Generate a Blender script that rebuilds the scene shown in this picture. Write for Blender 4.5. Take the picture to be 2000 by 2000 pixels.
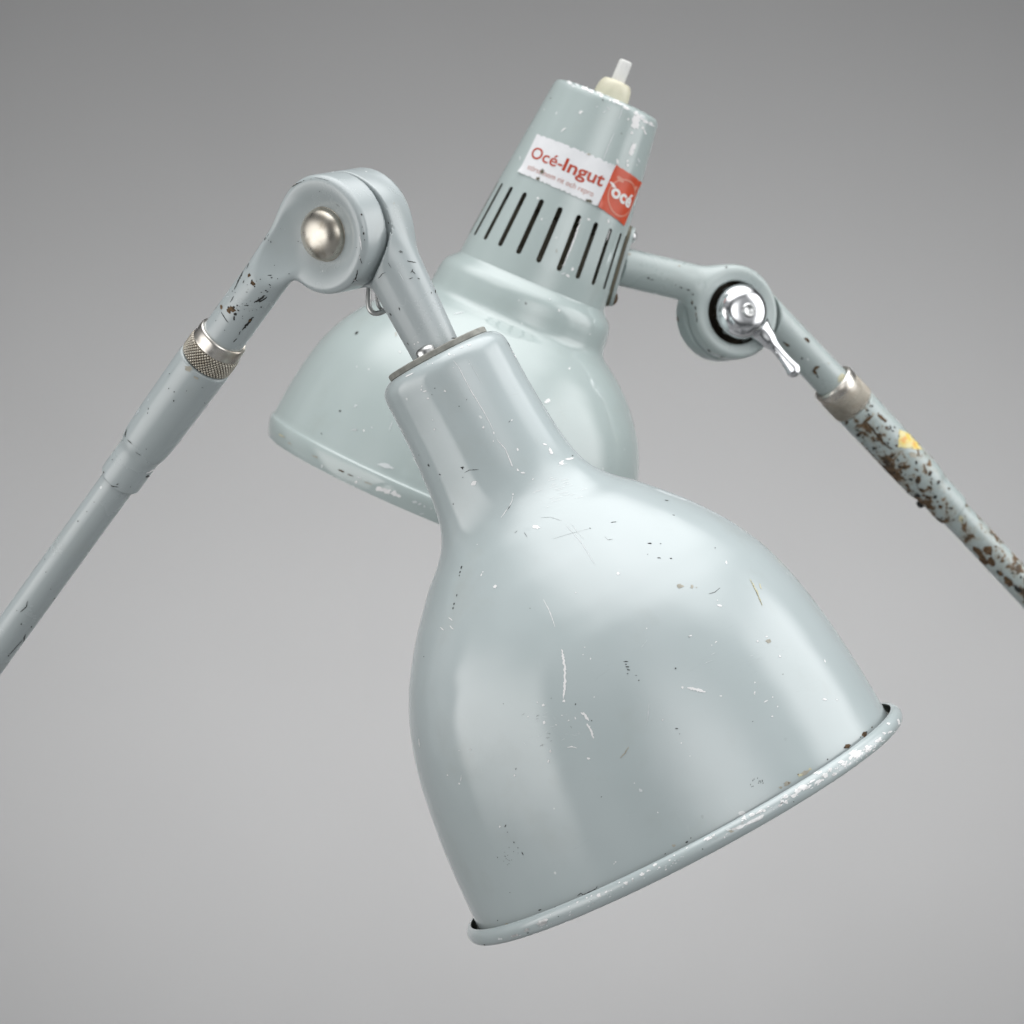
import bpy, bmesh, math, random
import numpy as np
from mathutils import Vector, Matrix
from mathutils.bvhtree import BVHTree

random.seed(7)
rng = np.random.default_rng(7)

# ------------------------------------------------------------------ units
# Sizes below are in "units" of 0.17 mm; the camera looks along +Y, Z is up.
S = 0.00017          # metres per unit
D = 5840.0           # camera to lamp distance in units (about 1 m)
H = 0.95             # height of the lamp heads above the studio floor, metres

def at(px, py, Y):
    k = (D + Y) / D
    return Vector(((px - 1000) * k, Y, (1000 - py) * k))

def W(v):
    return Vector((v[0] * S, v[1] * S, v[2] * S + H))

scene = bpy.context.scene
for o in list(bpy.data.objects):
    bpy.data.objects.remove(o)
COL = scene.collection

# ------------------------------------------------------------------ materials
def new_mat(name):
    m = bpy.data.materials.new(name)
    m.use_nodes = True
    nt = m.node_tree
    b = nt.nodes['Principled BSDF']
    return m, nt, b

def node(nt, kind, **kw):
    n = nt.nodes.new(kind)
    for k, v in kw.items():
        if k.startswith('_'):
            setattr(n, k[1:], v)
        else:
            n.inputs[k].default_value = v
    return n

def ramp(nt, fac, a, b, ca=(0, 0, 0, 1), cb=(1, 1, 1, 1)):
    r = nt.nodes.new('ShaderNodeValToRGB')
    r.color_ramp.elements[0].position = a
    r.color_ramp.elements[1].position = b
    r.color_ramp.elements[0].color = ca
    r.color_ramp.elements[1].color = cb
    nt.links.new(fac, r.inputs[0])
    return r.outputs[0]

def mixc(nt, fac, a, b):
    n = nt.nodes.new('ShaderNodeMix')
    n.data_type = 'RGBA'
    L = nt.links
    if isinstance(fac, (int, float)): n.inputs[0].default_value = fac
    else: L.new(fac, n.inputs[0])
    for idx, c in ((6, a), (7, b)):
        if isinstance(c, tuple): n.inputs[idx].default_value = c
        else: L.new(c, n.inputs[idx])
    return n.outputs[2]

def mul(nt, a, b, op='MULTIPLY'):
    n = nt.nodes.new('ShaderNodeMath'); n.operation = op
    for i, v in enumerate((a, b)):
        if isinstance(v, (int, float)): n.inputs[i].default_value = v
        else: nt.links.new(v, n.inputs[i])
    return n.outputs[0]

def coords(nt):
    return nt.nodes.new('ShaderNodeTexCoord').outputs['Object']

def noise(nt, vec, scale, detail=4, rough=0.55, stretch=None):
    if stretch:
        mp = nt.nodes.new('ShaderNodeMapping'); mp.inputs['Scale'].default_value = stretch
        nt.links.new(vec, mp.inputs[0]); vec = mp.outputs[0]
    n = nt.nodes.new('ShaderNodeTexNoise')
    n.inputs['Scale'].default_value = scale
    n.inputs['Detail'].default_value = detail
    n.inputs['Roughness'].default_value = rough
    nt.links.new(vec, n.inputs['Vector'])
    return n.outputs['Fac']

def paint(name, base, rough=0.2, speck=1.0, rust=0.0, dents=0.35, wave=0.0, spec=0.8):
    """old stove enamel: slightly uneven, fine scratches and specks, optional rust"""
    m, nt, b = new_mat(name)
    L = nt.links
    c = coords(nt)
    big = noise(nt, c, 18, 3)
    tone = ramp(nt, big, 0.3, 0.72)
    base2 = (base[0] * 0.94, base[1] * 0.955, base[2] * 0.95, 1)
    col = mixc(nt, tone, base2, (*base, 1))
    # yellowed / grimy film in soft patches
    grime = ramp(nt, noise(nt, c, 42, 6, 0.62), 0.56, 0.8)
    col = mixc(nt, mul(nt, grime, 0.22), col, (0.36, 0.37, 0.33, 1))
    # pin specks, dark and pale
    def specks(scale, thr, seed, dens):
        v = nt.nodes.new('ShaderNodeTexVoronoi'); v.inputs['Scale'].default_value = scale
        mp = nt.nodes.new('ShaderNodeMapping'); mp.inputs['Location'].default_value = (seed, seed * 2, 0)
        w = nt.nodes.new('ShaderNodeVectorMath'); w.operation = 'ADD'
        nn = nt.nodes.new('ShaderNodeTexNoise'); nn.inputs['Scale'].default_value = scale * 2.3
        L.new(c, nn.inputs['Vector'])
        sc = nt.nodes.new('ShaderNodeVectorMath'); sc.operation = 'SCALE'; sc.inputs['Scale'].default_value = 0.35 / scale
        L.new(nn.outputs['Color'], sc.inputs[0])
        L.new(c, w.inputs[0]); L.new(sc.outputs[0], w.inputs[1])
        L.new(w.outputs[0], mp.inputs[0]); L.new(mp.outputs[0], v.inputs['Vector'])
        dot = ramp(nt, v.outputs['Distance'], thr, thr * 1.25, (1, 1, 1, 1), (0, 0, 0, 1))
        gate = nt.nodes.new('ShaderNodeSeparateColor'); L.new(v.outputs['Color'], gate.inputs[0])
        g = ramp(nt, gate.outputs[0], 1 - dens, 1 - dens + 0.01)
        return mul(nt, dot, g)
    if speck > 0:
        col = mixc(nt, mul(nt, specks(150, 0.07, 1.3, 0.10 * speck), 0.7), col, (0.07, 0.07, 0.065, 1))
        col = mixc(nt, mul(nt, specks(210, 0.09, 4.1, 0.10 * speck), 0.75), col, (0.8, 0.82, 0.82, 1))
        col = mixc(nt, mul(nt, specks(75, 0.055, 8.7, 0.12 * speck), 0.8), col, (0.8, 0.82, 0.82, 1))
        # hair scratches
        for k, (st, rot) in enumerate((((1, 1, 16), 0.5), ((14, 1, 1), 1.1))):
            mp = nt.nodes.new('ShaderNodeMapping'); mp.inputs['Rotation'].default_value = (0.4, rot, rot * 2)
            L.new(c, mp.inputs[0])
            n2 = noise(nt, mp.outputs[0], 26 + 9 * k, 2, 0.4, st)
            line = ramp(nt, mul(nt, mul(nt, n2, 0.5, 'SUBTRACT'), 0, 'ADD'), 0.0, 1.0)
            ab = nt.nodes.new('ShaderNodeMath'); ab.operation = 'ABSOLUTE'
            L.new(mul(nt, n2, 0.5, 'SUBTRACT'), ab.inputs[0])
            ln = ramp(nt, ab.outputs[0], 0.0, 0.004, (1, 1, 1, 1), (0, 0, 0, 1))
            gate = ramp(nt, noise(nt, c, 24 + 7 * k, 2), 0.6, 0.66)
            col = mixc(nt, mul(nt, mul(nt, ln, gate), 0.22), col, (0.62, 0.66, 0.66, 1) if k else (0.3, 0.33, 0.33, 1))
    rn = ramp(nt, noise(nt, c, 60, 5, 0.65), 0.3, 0.8, (rough * 0.65,) * 3 + (1,), (rough * 1.9,) * 3 + (1,))
    rgh = rn
    if rust > 0:
        spots = noise(nt, c, 210, 6, 0.62)
        patch = noise(nt, c, 34, 2, 0.5)
        comb = mul(nt, mul(nt, spots, 0.5), mul(nt, patch, 0.5), 'ADD')
        hi = 0.60 - 0.07 * rust
        mask = ramp(nt, comb, hi, hi + 0.018)
        halo = ramp(nt, comb, hi - 0.05, hi + 0.01)
        rc = ramp(nt, noise(nt, c, 240, 3), 0.35, 0.65, (0.05, 0.034, 0.017, 1), (0.19, 0.11, 0.05, 1))
        col = mixc(nt, mul(nt, halo, 0.4), col, (0.33, 0.29, 0.2, 1))
        col = mixc(nt, mask, col, rc)
        rgh = mixc(nt, mask, rn, (0.75, 0.75, 0.75, 1))
    L.new(col, b.inputs['Base Color'])
    L.new(rgh, b.inputs['Roughness'])
    b.inputs['Specular IOR Level'].default_value = spec
    # faint hammering and orange peel
    bp = nt.nodes.new('ShaderNodeBump'); bp.inputs['Strength'].default_value = dents
    bp.inputs['Distance'].default_value = 0.0006
    hsum = mul(nt, mul(nt, noise(nt, c, 30, 2), 1.0), mul(nt, noise(nt, c, 300, 2), 0.006), 'ADD')
    L.new(hsum, bp.inputs['Height'])
    L.new(bp.outputs[0], b.inputs['Normal'])
    return m

PAINT_BASE = (0.495, 0.558, 0.568)
M_shade = paint('pale_enamel', PAINT_BASE, rough=0.10, speck=0.3, dents=0.8)
M_rearshade = paint('pale_green_enamel', (0.468, 0.54, 0.533), rough=0.045, speck=0.35, dents=0.6)
M_arm = paint('arm_enamel', (0.435, 0.482, 0.492), rough=0.2, speck=0.25)
M_armworn = paint('chipped_arm_enamel', (0.435, 0.495, 0.49), rough=0.28, speck=0.5, rust=0.0)
M_rusty = paint('rusty_arm_enamel', (0.44, 0.505, 0.50), rough=0.26, speck=0.4, rust=1.15)

def metal(name, base, rough, stain=0.0, stain_col=(0.25, 0.16, 0.07, 1), scale=60):
    m, nt, b = new_mat(name)
    c = coords(nt)
    b.inputs['Metallic'].default_value = 1.0
    col = (*base, 1)
    if stain > 0:
        f = ramp(nt, noise(nt, c, scale, 5, 0.6), 0.46, 0.68)
        col = mixc(nt, mul(nt, f, stain), (*base, 1), stain_col)
        nt.links.new(col, b.inputs['Base Color'])
        r = ramp(nt, noise(nt, c, scale * 2, 4), 0.3, 0.75, (rough * 0.8,) * 3 + (1,), (min(1, rough * 1.5),) * 3 + (1,))
        nt.links.new(r, b.inputs['Roughness'])
    else:
        b.inputs['Base Color'].default_value = col
        b.inputs['Roughness'].default_value = rough
    return m

M_chrome = metal('bright_chrome', (0.87, 0.88, 0.9), 0.045)
M_nickel = metal('worn_nickel', (0.78, 0.75, 0.7), 0.26, 0.55, (0.42, 0.33, 0.22, 1))
M_button = metal('tarnished_nickel_button', (0.55, 0.52, 0.46), 0.3, 0.75, (0.2, 0.155, 0.095, 1), 110)
M_knurl = metal('dirty_knurled_nickel', (0.64, 0.60, 0.52), 0.3, 0.35, (0.3, 0.22, 0.13, 1), 400)
M_steel = metal('dull_steel', (0.62, 0.63, 0.63), 0.3, 0.35, (0.3, 0.28, 0.24, 1))

def plain(name, col, rough=0.5, metallic=0.0, var=0.25, scale=300, spec=0.5, sss=0.0):
    m, nt, b = new_mat(name)
    c = coords(nt)
    f = noise(nt, c, scale, 4)
    cc = mixc(nt, ramp(nt, f, 0.35, 0.65), tuple(x * (1 - var) for x in col) + (1,), (*col, 1))
    nt.links.new(cc, b.inputs['Base Color'])
    b.inputs['Roughness'].default_value = rough
    b.inputs['Metallic'].default_value = metallic
    b.inputs['Specular IOR Level'].default_value = spec
    return m

M_white = plain('white_primer_highlight', (0.9, 0.9, 0.9), 0.35, var=0.06)
M_silver = plain('scraped_metal', (0.74, 0.75, 0.75), 0.3, 0.35, var=0.3, scale=900)
M_dark = plain('dark_chip_hole', (0.03, 0.03, 0.028), 0.7, var=0.4)
M_rust = plain('rust_chip', (0.165, 0.10, 0.05), 0.85, var=0.75, scale=700)
M_tan = plain('tan_scuff', (0.46, 0.44, 0.37), 0.6, var=0.25, scale=400)
M_pale = plain('pale_scratch_highlight', (0.70, 0.74, 0.75), 0.4, var=0.08)
M_yellowed = plain('yellowed_glue', (0.62, 0.60, 0.42), 0.5, var=0.2)
M_grime_shade = plain('groove_grime_and_shade', (0.05, 0.036, 0.02), 0.7, var=0.5, scale=120)  # grime in the knurl grooves; also painted shade around the lever hub
CHIP = {'w': M_white, 's': M_silver, 'd': M_dark, 'r': M_rust, 't': M_tan, 'p': M_pale, 'y': M_yellowed}
CHIP_ORDER = ['w', 's', 'd', 'r', 't', 'p', 'y']

M_fibre = plain('grey_fibre_washer', (0.33, 0.33, 0.30), 0.8, var=0.35, scale=260)
M_cream = plain('cream_plastic', (0.72, 0.69, 0.54), 0.35, var=0.08)
M_whiteplastic = plain('white_plastic', (0.80, 0.80, 0.78), 0.3, var=0.04)
M_inside = plain('inner_enamel', (0.55, 0.56, 0.54), 0.4, var=0.1)
M_darkinside = plain('dark_inner_face', (0.10, 0.10, 0.085), 0.8, var=0.4)
M_holder = plain('olive_lamp_holder', (0.15, 0.135, 0.09), 0.5, var=0.35, scale=60)
M_label = plain('white_sticker_paper', (0.83, 0.84, 0.86), 0.25, var=0.05, scale=200)
M_red = plain('red_sticker_print', (0.66, 0.088, 0.035), 0.28, var=0.16, scale=130)
M_redink = plain('red_ink', (0.50, 0.06, 0.025), 0.35, var=0.08)
M_fadedink = plain('faded_red_ink', (0.56, 0.26, 0.21), 0.4, var=0.2)
M_whiteink = plain('white_ink', (0.85, 0.84, 0.83), 0.35, var=0.04)
M_paleink = plain('pale_red_ink', (0.72, 0.30, 0.22), 0.35, var=0.1)
M_yellow, _nt, _b = new_mat('yellow_sticker_print')
_c = coords(_nt)
_y = mixc(_nt, ramp(_nt, noise(_nt, _c, 260, 3), 0.42, 0.6), (0.80, 0.60, 0.12, 1), (0.80, 0.72, 0.38, 1))
_nt.links.new(mixc(_nt, ramp(_nt, noise(_nt, _c, 330, 2), 0.56, 0.66), _y, (0.78, 0.42, 0.12, 1)), _b.inputs['Base Color'])
_b.inputs['Roughness'].default_value = 0.45

# ------------------------------------------------------------------ geometry store
class Geo:
    """vertices in units (not metres), faces with a material index"""
    def __init__(self, *mats):
        self.v = []; self.f = []; self.m = []; self.mats = list(mats)
        self.flat = set()
    def add(self, verts, faces, mi=0):
        o = len(self.v)
        self.v.extend([tuple(x) for x in verts])
        for f in faces:
            self.f.append(tuple(i + o for i in f)); self.m.append(mi)
    def slot(self, mat):
        if mat not in self.mats: self.mats.append(mat)
        return self.mats.index(mat)
    def tree(self):
        return BVHTree.FromPolygons([Vector(x) for x in self.v], self.f, all_triangles=False)

CAM = Vector((0, -D, 0))

def mark(g, marks, lift=0.45, slim=0.8):
    """chips, scratches, painted edge highlight and hole, laid onto the surface of g"""
    bvh = g.tree()
    def hit(px, py):
        d = (at(px, py, 0) - CAM).normalized()
        loc, nor, idx, dist = bvh.ray_cast(CAM, d)
        if loc is None: return None
        if nor.dot(d) > 0: nor = -nor
        return loc + nor * lift
    for mk in marks:
        if mk[0] == 'b':
            _, x, y, rx, ry, ang, key = mk
            if key == 'd' and slim != 1: rx, ry = rx * slim, ry * slim
            mi = g.slot(CHIP[key])
            n = 13
            ca, sa = math.cos(ang), math.sin(ang)
            ph = [1 + random.uniform(-0.34, 0.26) for _ in range(n)]
            rings = []
            for q in (0.5, 1.0):
                ring = []
                for i in range(n):
                    t = 2 * math.pi * i / n
                    u, w = rx * q * ph[i] * math.cos(t), ry * q * ph[i] * math.sin(t)
                    ring.append(hit(x + u * ca - w * sa, y + u * sa + w * ca))
                rings.append(ring)
            c = hit(x, y)
            if c is None or any(p is None for r in rings for p in r): continue
            span = max((p - c).length for p in rings[1])
            if span > 6 * max(rx, ry) + 8: continue
            vs = [c] + rings[0] + rings[1]
            fs = []
            for i in range(n):
                j = (i + 1) % n
                fs.append((0, 1 + i, 1 + j))
                fs.append((1 + i, 1 + n + i, 1 + n + j, 1 + j))
            g.add(vs, fs, mi)
        else:
            _, pts, w, key = mk
            mi = g.slot(CHIP[key])
            dense = []
            for (x0, y0), (x1, y1) in zip(pts[:-1], pts[1:]):
                L = math.hypot(x1 - x0, y1 - y0); k = max(2, int(L / 2.5))
                for i in range(k):
                    dense.append((x0 + (x1 - x0) * i / k, y0 + (y1 - y0) * i / k))
            dense.append(pts[-1])
            rows = []
            for i, (x, y) in enumerate(dense):
                a = dense[max(0, i - 1)]; b2 = dense[min(len(dense) - 1, i + 1)]
                dx, dy = b2[0] - a[0], b2[1] - a[1]; l = math.hypot(dx, dy) or 1
                tt = i / max(1, len(dense) - 1)
                ww = w * 0.5 * (0.25 + 0.75 * math.sin(math.pi * min(1, max(0, tt))) ** 0.5) * random.uniform(0.55, 1.25)
                jx = random.uniform(-0.2, 0.2) * w
                nx, ny = -dy / l, dx / l
                p, q = hit(x + nx * (ww + jx), y + ny * (ww + jx)), hit(x - nx * (ww - jx), y - ny * (ww - jx))
                rows.append((p, q))
            for r0, r1 in zip(rows[:-1], rows[1:]):
                if None in r0 or None in r1: continue
                if (r0[0] - r1[0]).length > 20: continue
                g.add([r0[0], r0[1], r1[1], r1[0]], [(0, 1, 2, 3)], mi)

def build(name, g, parent=None, smooth=True, sharp=None, label=None):
    me = bpy.data.meshes.new(name)
    me.from_pydata([W(x) for x in g.v], [], g.f)
    for m in g.mats: me.materials.append(m)
    me.polygons.foreach_set('material_index', g.m)
    me.polygons.foreach_set('use_smooth', [smooth] * len(g.f))
    me.update()
    if sharp is not None:
        me.set_sharp_from_angle(angle=math.radians(sharp))
    o = bpy.data.objects.new(name, me)
    COL.objects.link(o)
    if parent is not None:
        o.parent = parent
        o.matrix_parent_inverse = parent_world(parent).inverted()
    if label: o['label'] = label
    return o

def parent_world(p):
    if p.type == 'EMPTY':
        return Matrix.Translation(p.location)
    return Matrix.Identity(4)

def frame(axis, hint=(0, -1, 0)):
    a = Vector(axis).normalized()
    e1 = Vector(hint) - a * a.dot(Vector(hint)); e1.normalize()
    e2 = a.cross(e1)
    return a, e1, e2

def spline(pts, per=8):
    """Catmull-Rom through (s, r) points, chord-length parametrised"""
    P = [np.array(p, float) for p in pts]
    P = [2 * P[0] - P[1]] + P + [2 * P[-1] - P[-2]]
    out = []
    for i in range(1, len(P) - 2):
        p0, p1, p2, p3 = P[i - 1:i + 3]
        t0 = 0; t1 = t0 + np.linalg.norm(p1 - p0) ** 0.5
        t2 = t1 + np.linalg.norm(p2 - p1) ** 0.5; t3 = t2 + np.linalg.norm(p3 - p2) ** 0.5
        for k in range(per):
            t = t1 + (t2 - t1) * k / per
            A1 = (t1 - t) / (t1 - t0) * p0 + (t - t0) / (t1 - t0) * p1
            A2 = (t2 - t) / (t2 - t1) * p1 + (t - t1) / (t2 - t1) * p2
            A3 = (t3 - t) / (t3 - t2) * p2 + (t - t2) / (t3 - t2) * p3
            B1 = (t2 - t) / (t2 - t0) * A1 + (t - t0) / (t2 - t0) * A2
            B2 = (t3 - t) / (t3 - t1) * A2 + (t - t1) / (t3 - t1) * A3
            out.append(tuple((t2 - t) / (t2 - t1) * B1 + (t - t1) / (t2 - t1) * B2))
    out.append(tuple(P[-2]))
    return out

def lathe(g, O, fr, prof, seg=160, mi=0, closed=False, wob=None):
    a, e1, e2 = fr
    vs = []
    for (s, r) in prof:
        for i in range(seg):
            t = 2 * math.pi * i / seg
            rr = r if wob is None else r * (1 + wob(s, t))
            vs.append(O + a * s + (e1 * math.cos(t) + e2 * math.sin(t)) * rr)
    fs = []
    n = len(prof)
    for j in range(n if closed else n - 1):
        j2 = (j + 1) % n
        for i in range(seg):
            i2 = (i + 1) % seg
            fs.append((j * seg + i, j * seg + i2, j2 * seg + i2, j2 * seg + i))
    g.add(vs, fs, mi)

# ------------------------------------------------------------------ smooth solids from distance fields
def smin(a, b, k):
    h = np.clip(0.5 + 0.5 * (b - a) / k, 0, 1)
    return b + (a - b) * h - k * h * (1 - h)
def smax(a, b, k):
    return -smin(-a, -b, k)

def sd_capsule(P, A, B, ra, rb):
    A = np.array(A); B = np.array(B)
    d = B - A
    t = np.clip(((P - A) @ d) / (d @ d), 0, 1)
    return np.linalg.norm(P - A - t[..., None] * d, axis=-1) - (ra + (rb - ra) * t)

def sd_rdisc(P, C, n, h0, h1, R, rd):
    """rounded disc, axis n, between heights h0..h1"""
    C = np.array(C); n = np.array(n)
    q = P - C
    h = q @ n
    rho = np.linalg.norm(q - h[..., None] * n, axis=-1)
    dx = rho - (R - rd)
    dy = np.abs(h - (h0 + h1) / 2) - ((h1 - h0) / 2 - rd)
    return np.minimum(np.maximum(dx, dy), 0) + np.hypot(np.maximum(dx, 0), np.maximum(dy, 0)) - rd

def sd_sphere(P, C, r):
    return np.linalg.norm(P - np.array(C), axis=-1) - r

def surface(f, lo, hi, h):
    lo = np.array(lo, float); hi = np.array(hi, float)
    n = np.ceil((hi - lo) / h).astype(int) + 1
    ax = [lo[i] + h * np.arange(n[i]) for i in range(3)]
    val = np.empty(n)
    Y, Z = np.meshgrid(ax[1], ax[2], indexing='ij')
    for i, x in enumerate(ax[0]):
        P = np.stack([np.full_like(Y, x), Y, Z], -1)
        val[i] = f(P)
    s = val < 0
    c = np.zeros(n - 1, int)
    for dx in (0, 1):
        for dy in (0, 1):
            for dz in (0, 1):
                c += s[dx:n[0] - 1 + dx, dy:n[1] - 1 + dy, dz:n[2] - 1 + dz]
    act = (c > 0) & (c < 8)
    idx = -np.ones(n - 1, int)
    cells = np.argwhere(act)
    idx[act] = np.arange(len(cells))
    P = lo + (cells + 0.5) * h
    for _ in range(5):
        e = 0.3
        v0 = f(P)
        gr = np.stack([(f(P + np.eye(3)[i] * e) - f(P - np.eye(3)[i] * e)) / (2 * e) for i in range(3)], -1)
        g2 = np.maximum((gr ** 2).sum(-1), 0.15)
        step = np.clip(v0 / g2, -h, h)
        P = P - gr * step[..., None] * 0.9
    faces = []
    for axn in range(3):
        a, b, cdir = axn, (axn + 1) % 3, (axn + 2) % 3
        sl0 = [slice(None)] * 3; sl1 = [slice(None)] * 3
        sl0[a] = slice(0, -1); sl1[a] = slice(1, None)
        s0, s1 = s[tuple(sl0)], s[tuple(sl1)]
        E = np.argwhere(s0 != s1)
        ok = (E[:, b] > 0) & (E[:, cdir] > 0) & (E[:, b] < n[b] - 1) & (E[:, cdir] < n[cdir] - 1)
        E = E[ok]
        ub = np.zeros(3, int); ub[b] = 1
        uc = np.zeros(3, int); uc[cdir] = 1
        q = [E - ub - uc, E - uc, E, E - ub]
        q = [idx[t[:, 0], t[:, 1], t[:, 2]] for t in q]
        Q = np.stack(q, 1)
        inside0 = s[E[:, 0], E[:, 1], E[:, 2]]
        Q[~inside0] = Q[~inside0][:, ::-1]
        faces.append(Q)
    F = np.concatenate(faces)
    F = F[(F >= 0).all(1)]
    return P, [tuple(map(int, q)) for q in F]

def box_of(pts, pad):
    A = np.array([tuple(p) for p in pts])
    return A.min(0) - pad, A.max(0) + pad

def tubepath(g, pts, r, seg=12, mi=0):
    pts = [Vector(p) for p in pts]
    vs = []
    prev = None
    for i, p in enumerate(pts):
        t = (pts[min(i + 1, len(pts) - 1)] - pts[max(i - 1, 0)]).normalized()
        if prev is None:
            e = Vector((0, -1, 0)) - t * t.dot(Vector((0, -1, 0)))
        else:
            e = prev - t * t.dot(prev)
        e.normalize(); prev = e
        f2 = t.cross(e)
        for k in range(seg):
            q = 2 * math.pi * k / seg
            vs.append(p + (e * math.cos(q) + f2 * math.sin(q)) * r)
    fs = []
    for i in range(len(pts) - 1):
        for k in range(seg):
            k2 = (k + 1) % seg
            fs.append((i * seg + k, i * seg + k2, (i + 1) * seg + k2, (i + 1) * seg + k))
    fs.append(tuple(range(seg))[::-1]); fs.append(tuple((len(pts) - 1) * seg + k for k in range(seg)))
    g.add(vs, fs, mi)

def smoothpath(pts, per=8):
    P = [np.array(tuple(p), float) for p in pts]
    P = [2 * P[0] - P[1]] + P + [2 * P[-1] - P[-2]]
    out = []
    for i in range(1, len(P) - 2):
        for k in range(per):
            t = k / per
            p0, p1, p2, p3 = P[i - 1:i + 3]
            out.append(0.5 * ((2 * p1) + (-p0 + p2) * t + (2 * p0 - 5 * p1 + 4 * p2 - p3) * t * t + (-p0 + 3 * p1 - 3 * p2 + p3) * t ** 3))
    out.append(P[-2])
    return [Vector(p) for p in out]

def Z(x0, y0, sc):
    """reads marks noted on an enlarged detail of the lamp"""
    def b(x, y, rx, key, ry=None, ang=0.0):
        return ('b', x0 + x * sc, y0 + y * sc, rx * sc, (ry if ry else rx) * sc, ang, key)
    def l(pts, w, key):
        return ('l', [(x0 + x * sc, y0 + y * sc) for x, y in pts], w * sc, key)
    return b, l

def thing(name, loc, label, cat, group=None):
    o = bpy.data.objects.new(name, None)
    o.empty_display_size = 0.02
    o.location = loc
    COL.objects.link(o)
    o['label'] = label; o['category'] = cat
    if group: o['group'] = group
    return o

# ================================================================== FRONT LAMP
a_f = Vector((0.465, 0.004, -0.885)).normalized()
O_f = at(857.5, 697, 0)
fr_f = frame(a_f)

Q_f = at(582, 455, 11)
b_f = (at(0, 1262, 560) - Q_f).normalized()
arm_end = Q_f + b_f * 2100

front = thing('work_lamp', W(arm_end), 'pale grey work lamp in front, smooth bell shade hanging from the arm at left', 'lamp', 'old enamelled jointed work lamps')

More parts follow.
